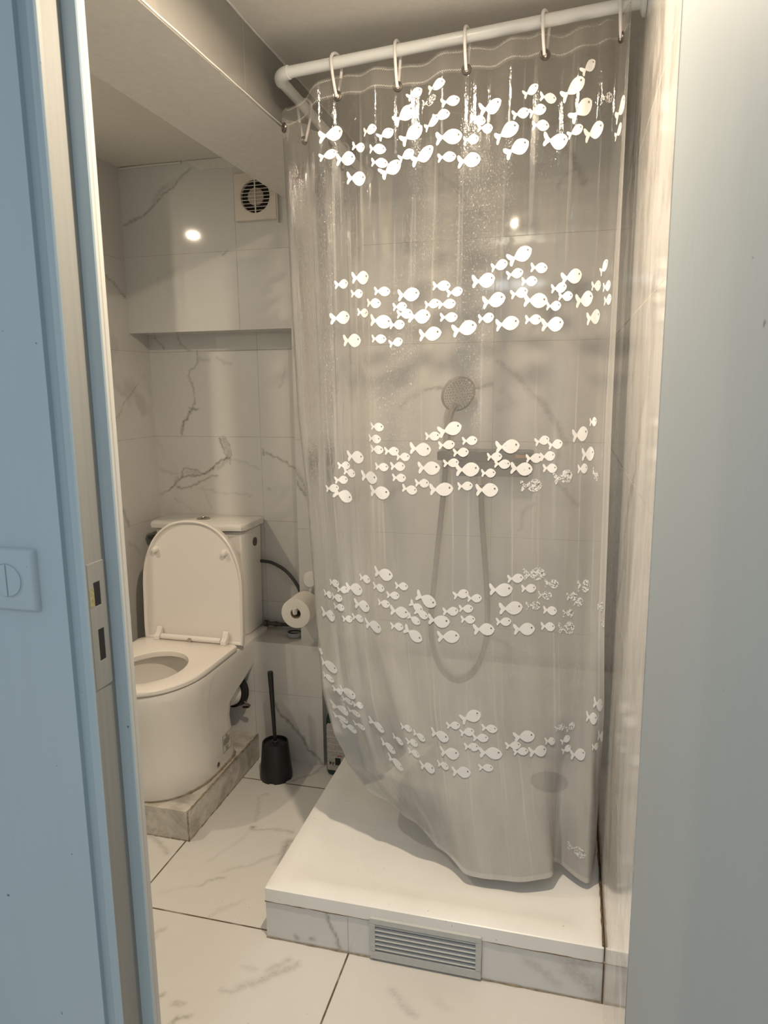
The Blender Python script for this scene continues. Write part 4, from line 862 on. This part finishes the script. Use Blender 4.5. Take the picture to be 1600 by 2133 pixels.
def patch(u0, v0, L, ang, poly, mi, off, rad=(.5, 1.), cen=None):
    ca, sa = math.cos(ang), math.sin(ang)
    cxp = cen or (sum(q[0] for q in poly)/len(poly), sum(q[1] for q in poly)/len(poly))
    def w_(q):
        x, y = q; X = (x*ca-y*sa)*L; Y = (x*sa+y*ca)*L
        u, v = u0+X, v0-Y/2.0
        return bm.verts.new(onsurf(min(max(u, .002), UMAX-.002), min(max(v, .002), .995), off))
    c0_ = w_(cxp); rings_ = [[w_((cxp[0]+(q[0]-cxp[0])*k, cxp[1]+(q[1]-cxp[1])*k)) for q in poly] for k in rad]
    n = len(poly); prev_ = None
    for i in range(n):
        f = bm.faces.new((c0_, rings_[0][i], rings_[0][(i+1) % n])); f.material_index = mi; f.smooth = True
    for A_, B_ in zip(rings_, rings_[1:]):
        for i in range(n):
            f = bm.faces.new((A_[i], B_[i], B_[(i+1) % n], A_[(i+1) % n])); f.material_index = mi; f.smooth = True
for u, v, big, a, worn in FISH:
    L = .0610 if big else .0415
    L *= random.uniform(.95, 1.05)
    a = math.radians(max(-28, min(28, a)))
    mi = 2 if worn else 1
    patch(u, v, L, a, BODY, mi, .0012, (.3, .6, .85, 1.), cen=(.12, 0))
    patch(u, v, L, a, TAIL, mi, .0012, (.55, 1.), cen=(-.40, .0))
    ca, sa = math.cos(a), math.sin(a); ex, ey = (.345*ca-.06*sa)*L, (.345*sa+.06*ca)*L
    patch(u+ex, v-ey/2, .0022 if big else .0016, 0, [(math.cos(t), math.sin(t)) for t in [i*math.pi/5 for i in range(10)]], 3, .0017, (1.,), cen=(0, 0))
me = D.meshes.new('sheet'); bm.to_mesh(me); bm.free()
sheet = at(cur, link('sheet', me, None, [M['pvc'], M['fish'], M['fish_worn'], M['eye']]))

def grommet(u, v=.022):
    e = .004; P0 = Vector(S(u, v)); a = (Vector(S(u+e, v))-Vector(S(max(0, u-e), v))).normalized(); n = a.cross(Vector((0, 0, 1))).normalized()
    bm = bmesh.new()
    for k, (rad, th) in enumerate(((.0092, .0022), (.0062, .0018))):
        for s in ((-.0010, .0010) if k == 0 else (0,)):
            tube(bm, circ(P0+n*s, rad, n, 24), th, 8, closed=True)
    at(cur, fin('grommet', bm, M['darkmetal'], smooth=True)); return P0
RL = 'white curtain ring on the rod, '
RINGS = [(.812, -.42, 'hanging closest to the rod\'s elbow'), (.982, -.12, 'second along the long tube from the elbow'), (1.15, -.16, 'above the middle of the curtain'), (1.342, -.38, 'fourth from the elbow, just right of the centre fold'), (1.560, -.3, 'last one beside the right-hand tiled wall')]
GP = 'rings along the curtain rod'
def ring(name, P0, C0, axis, label):
    """open oval hook: over the tube at C0 and through the grommet at P0"""
    ax = axis.normalized(); dn = (P0-C0); L = dn.length; dn = dn.normalized(); side = ax.cross(dn).normalized()
    pts = []; hw = .0185; top = -.0185; bot = L+.004
    for i in range(40):
        a = 2*math.pi*(i+.5)/40+math.pi*.55
        x = math.cos(a); y = math.sin(a)
        w_ = hw if y < 0 else hw*(.45+.55*(1-y)**.7)
        pts.append(C0+side*x*w_+dn*((top if y < 0 else bot)*abs(y)**(1.)))
    o = empty(name, C0, label, 'curtain ring', GP)
    bm = bmesh.new(); tube(bm, pts, .0035, 10); at(o, fin('hook', bm, M['ring'], smooth=True)); return o
for u, tw, txt in RINGS:
    P0 = grommet(u)
    t = (P0.x-EL.x)/(ER.x-EL.x); C0 = EL.lerp(ER, t)
    ring('curtain_ring', P0, C0, Vector((1, tw, 0)), RL+txt)
grommet(.645)
for u, yy, txt in ((.50, 1.86, 'on the short side tube behind the curtain corner'), (.20, 2.20, 'on the short side tube nearest the back wall')):
    P0 = grommet(u); t = (P0.y-EL.y)/(EB.y-EL.y); C0 = EL.lerp(EB, t)
    ring('curtain_ring', P0, C0, Vector((0, 1, 0)), RL+txt)
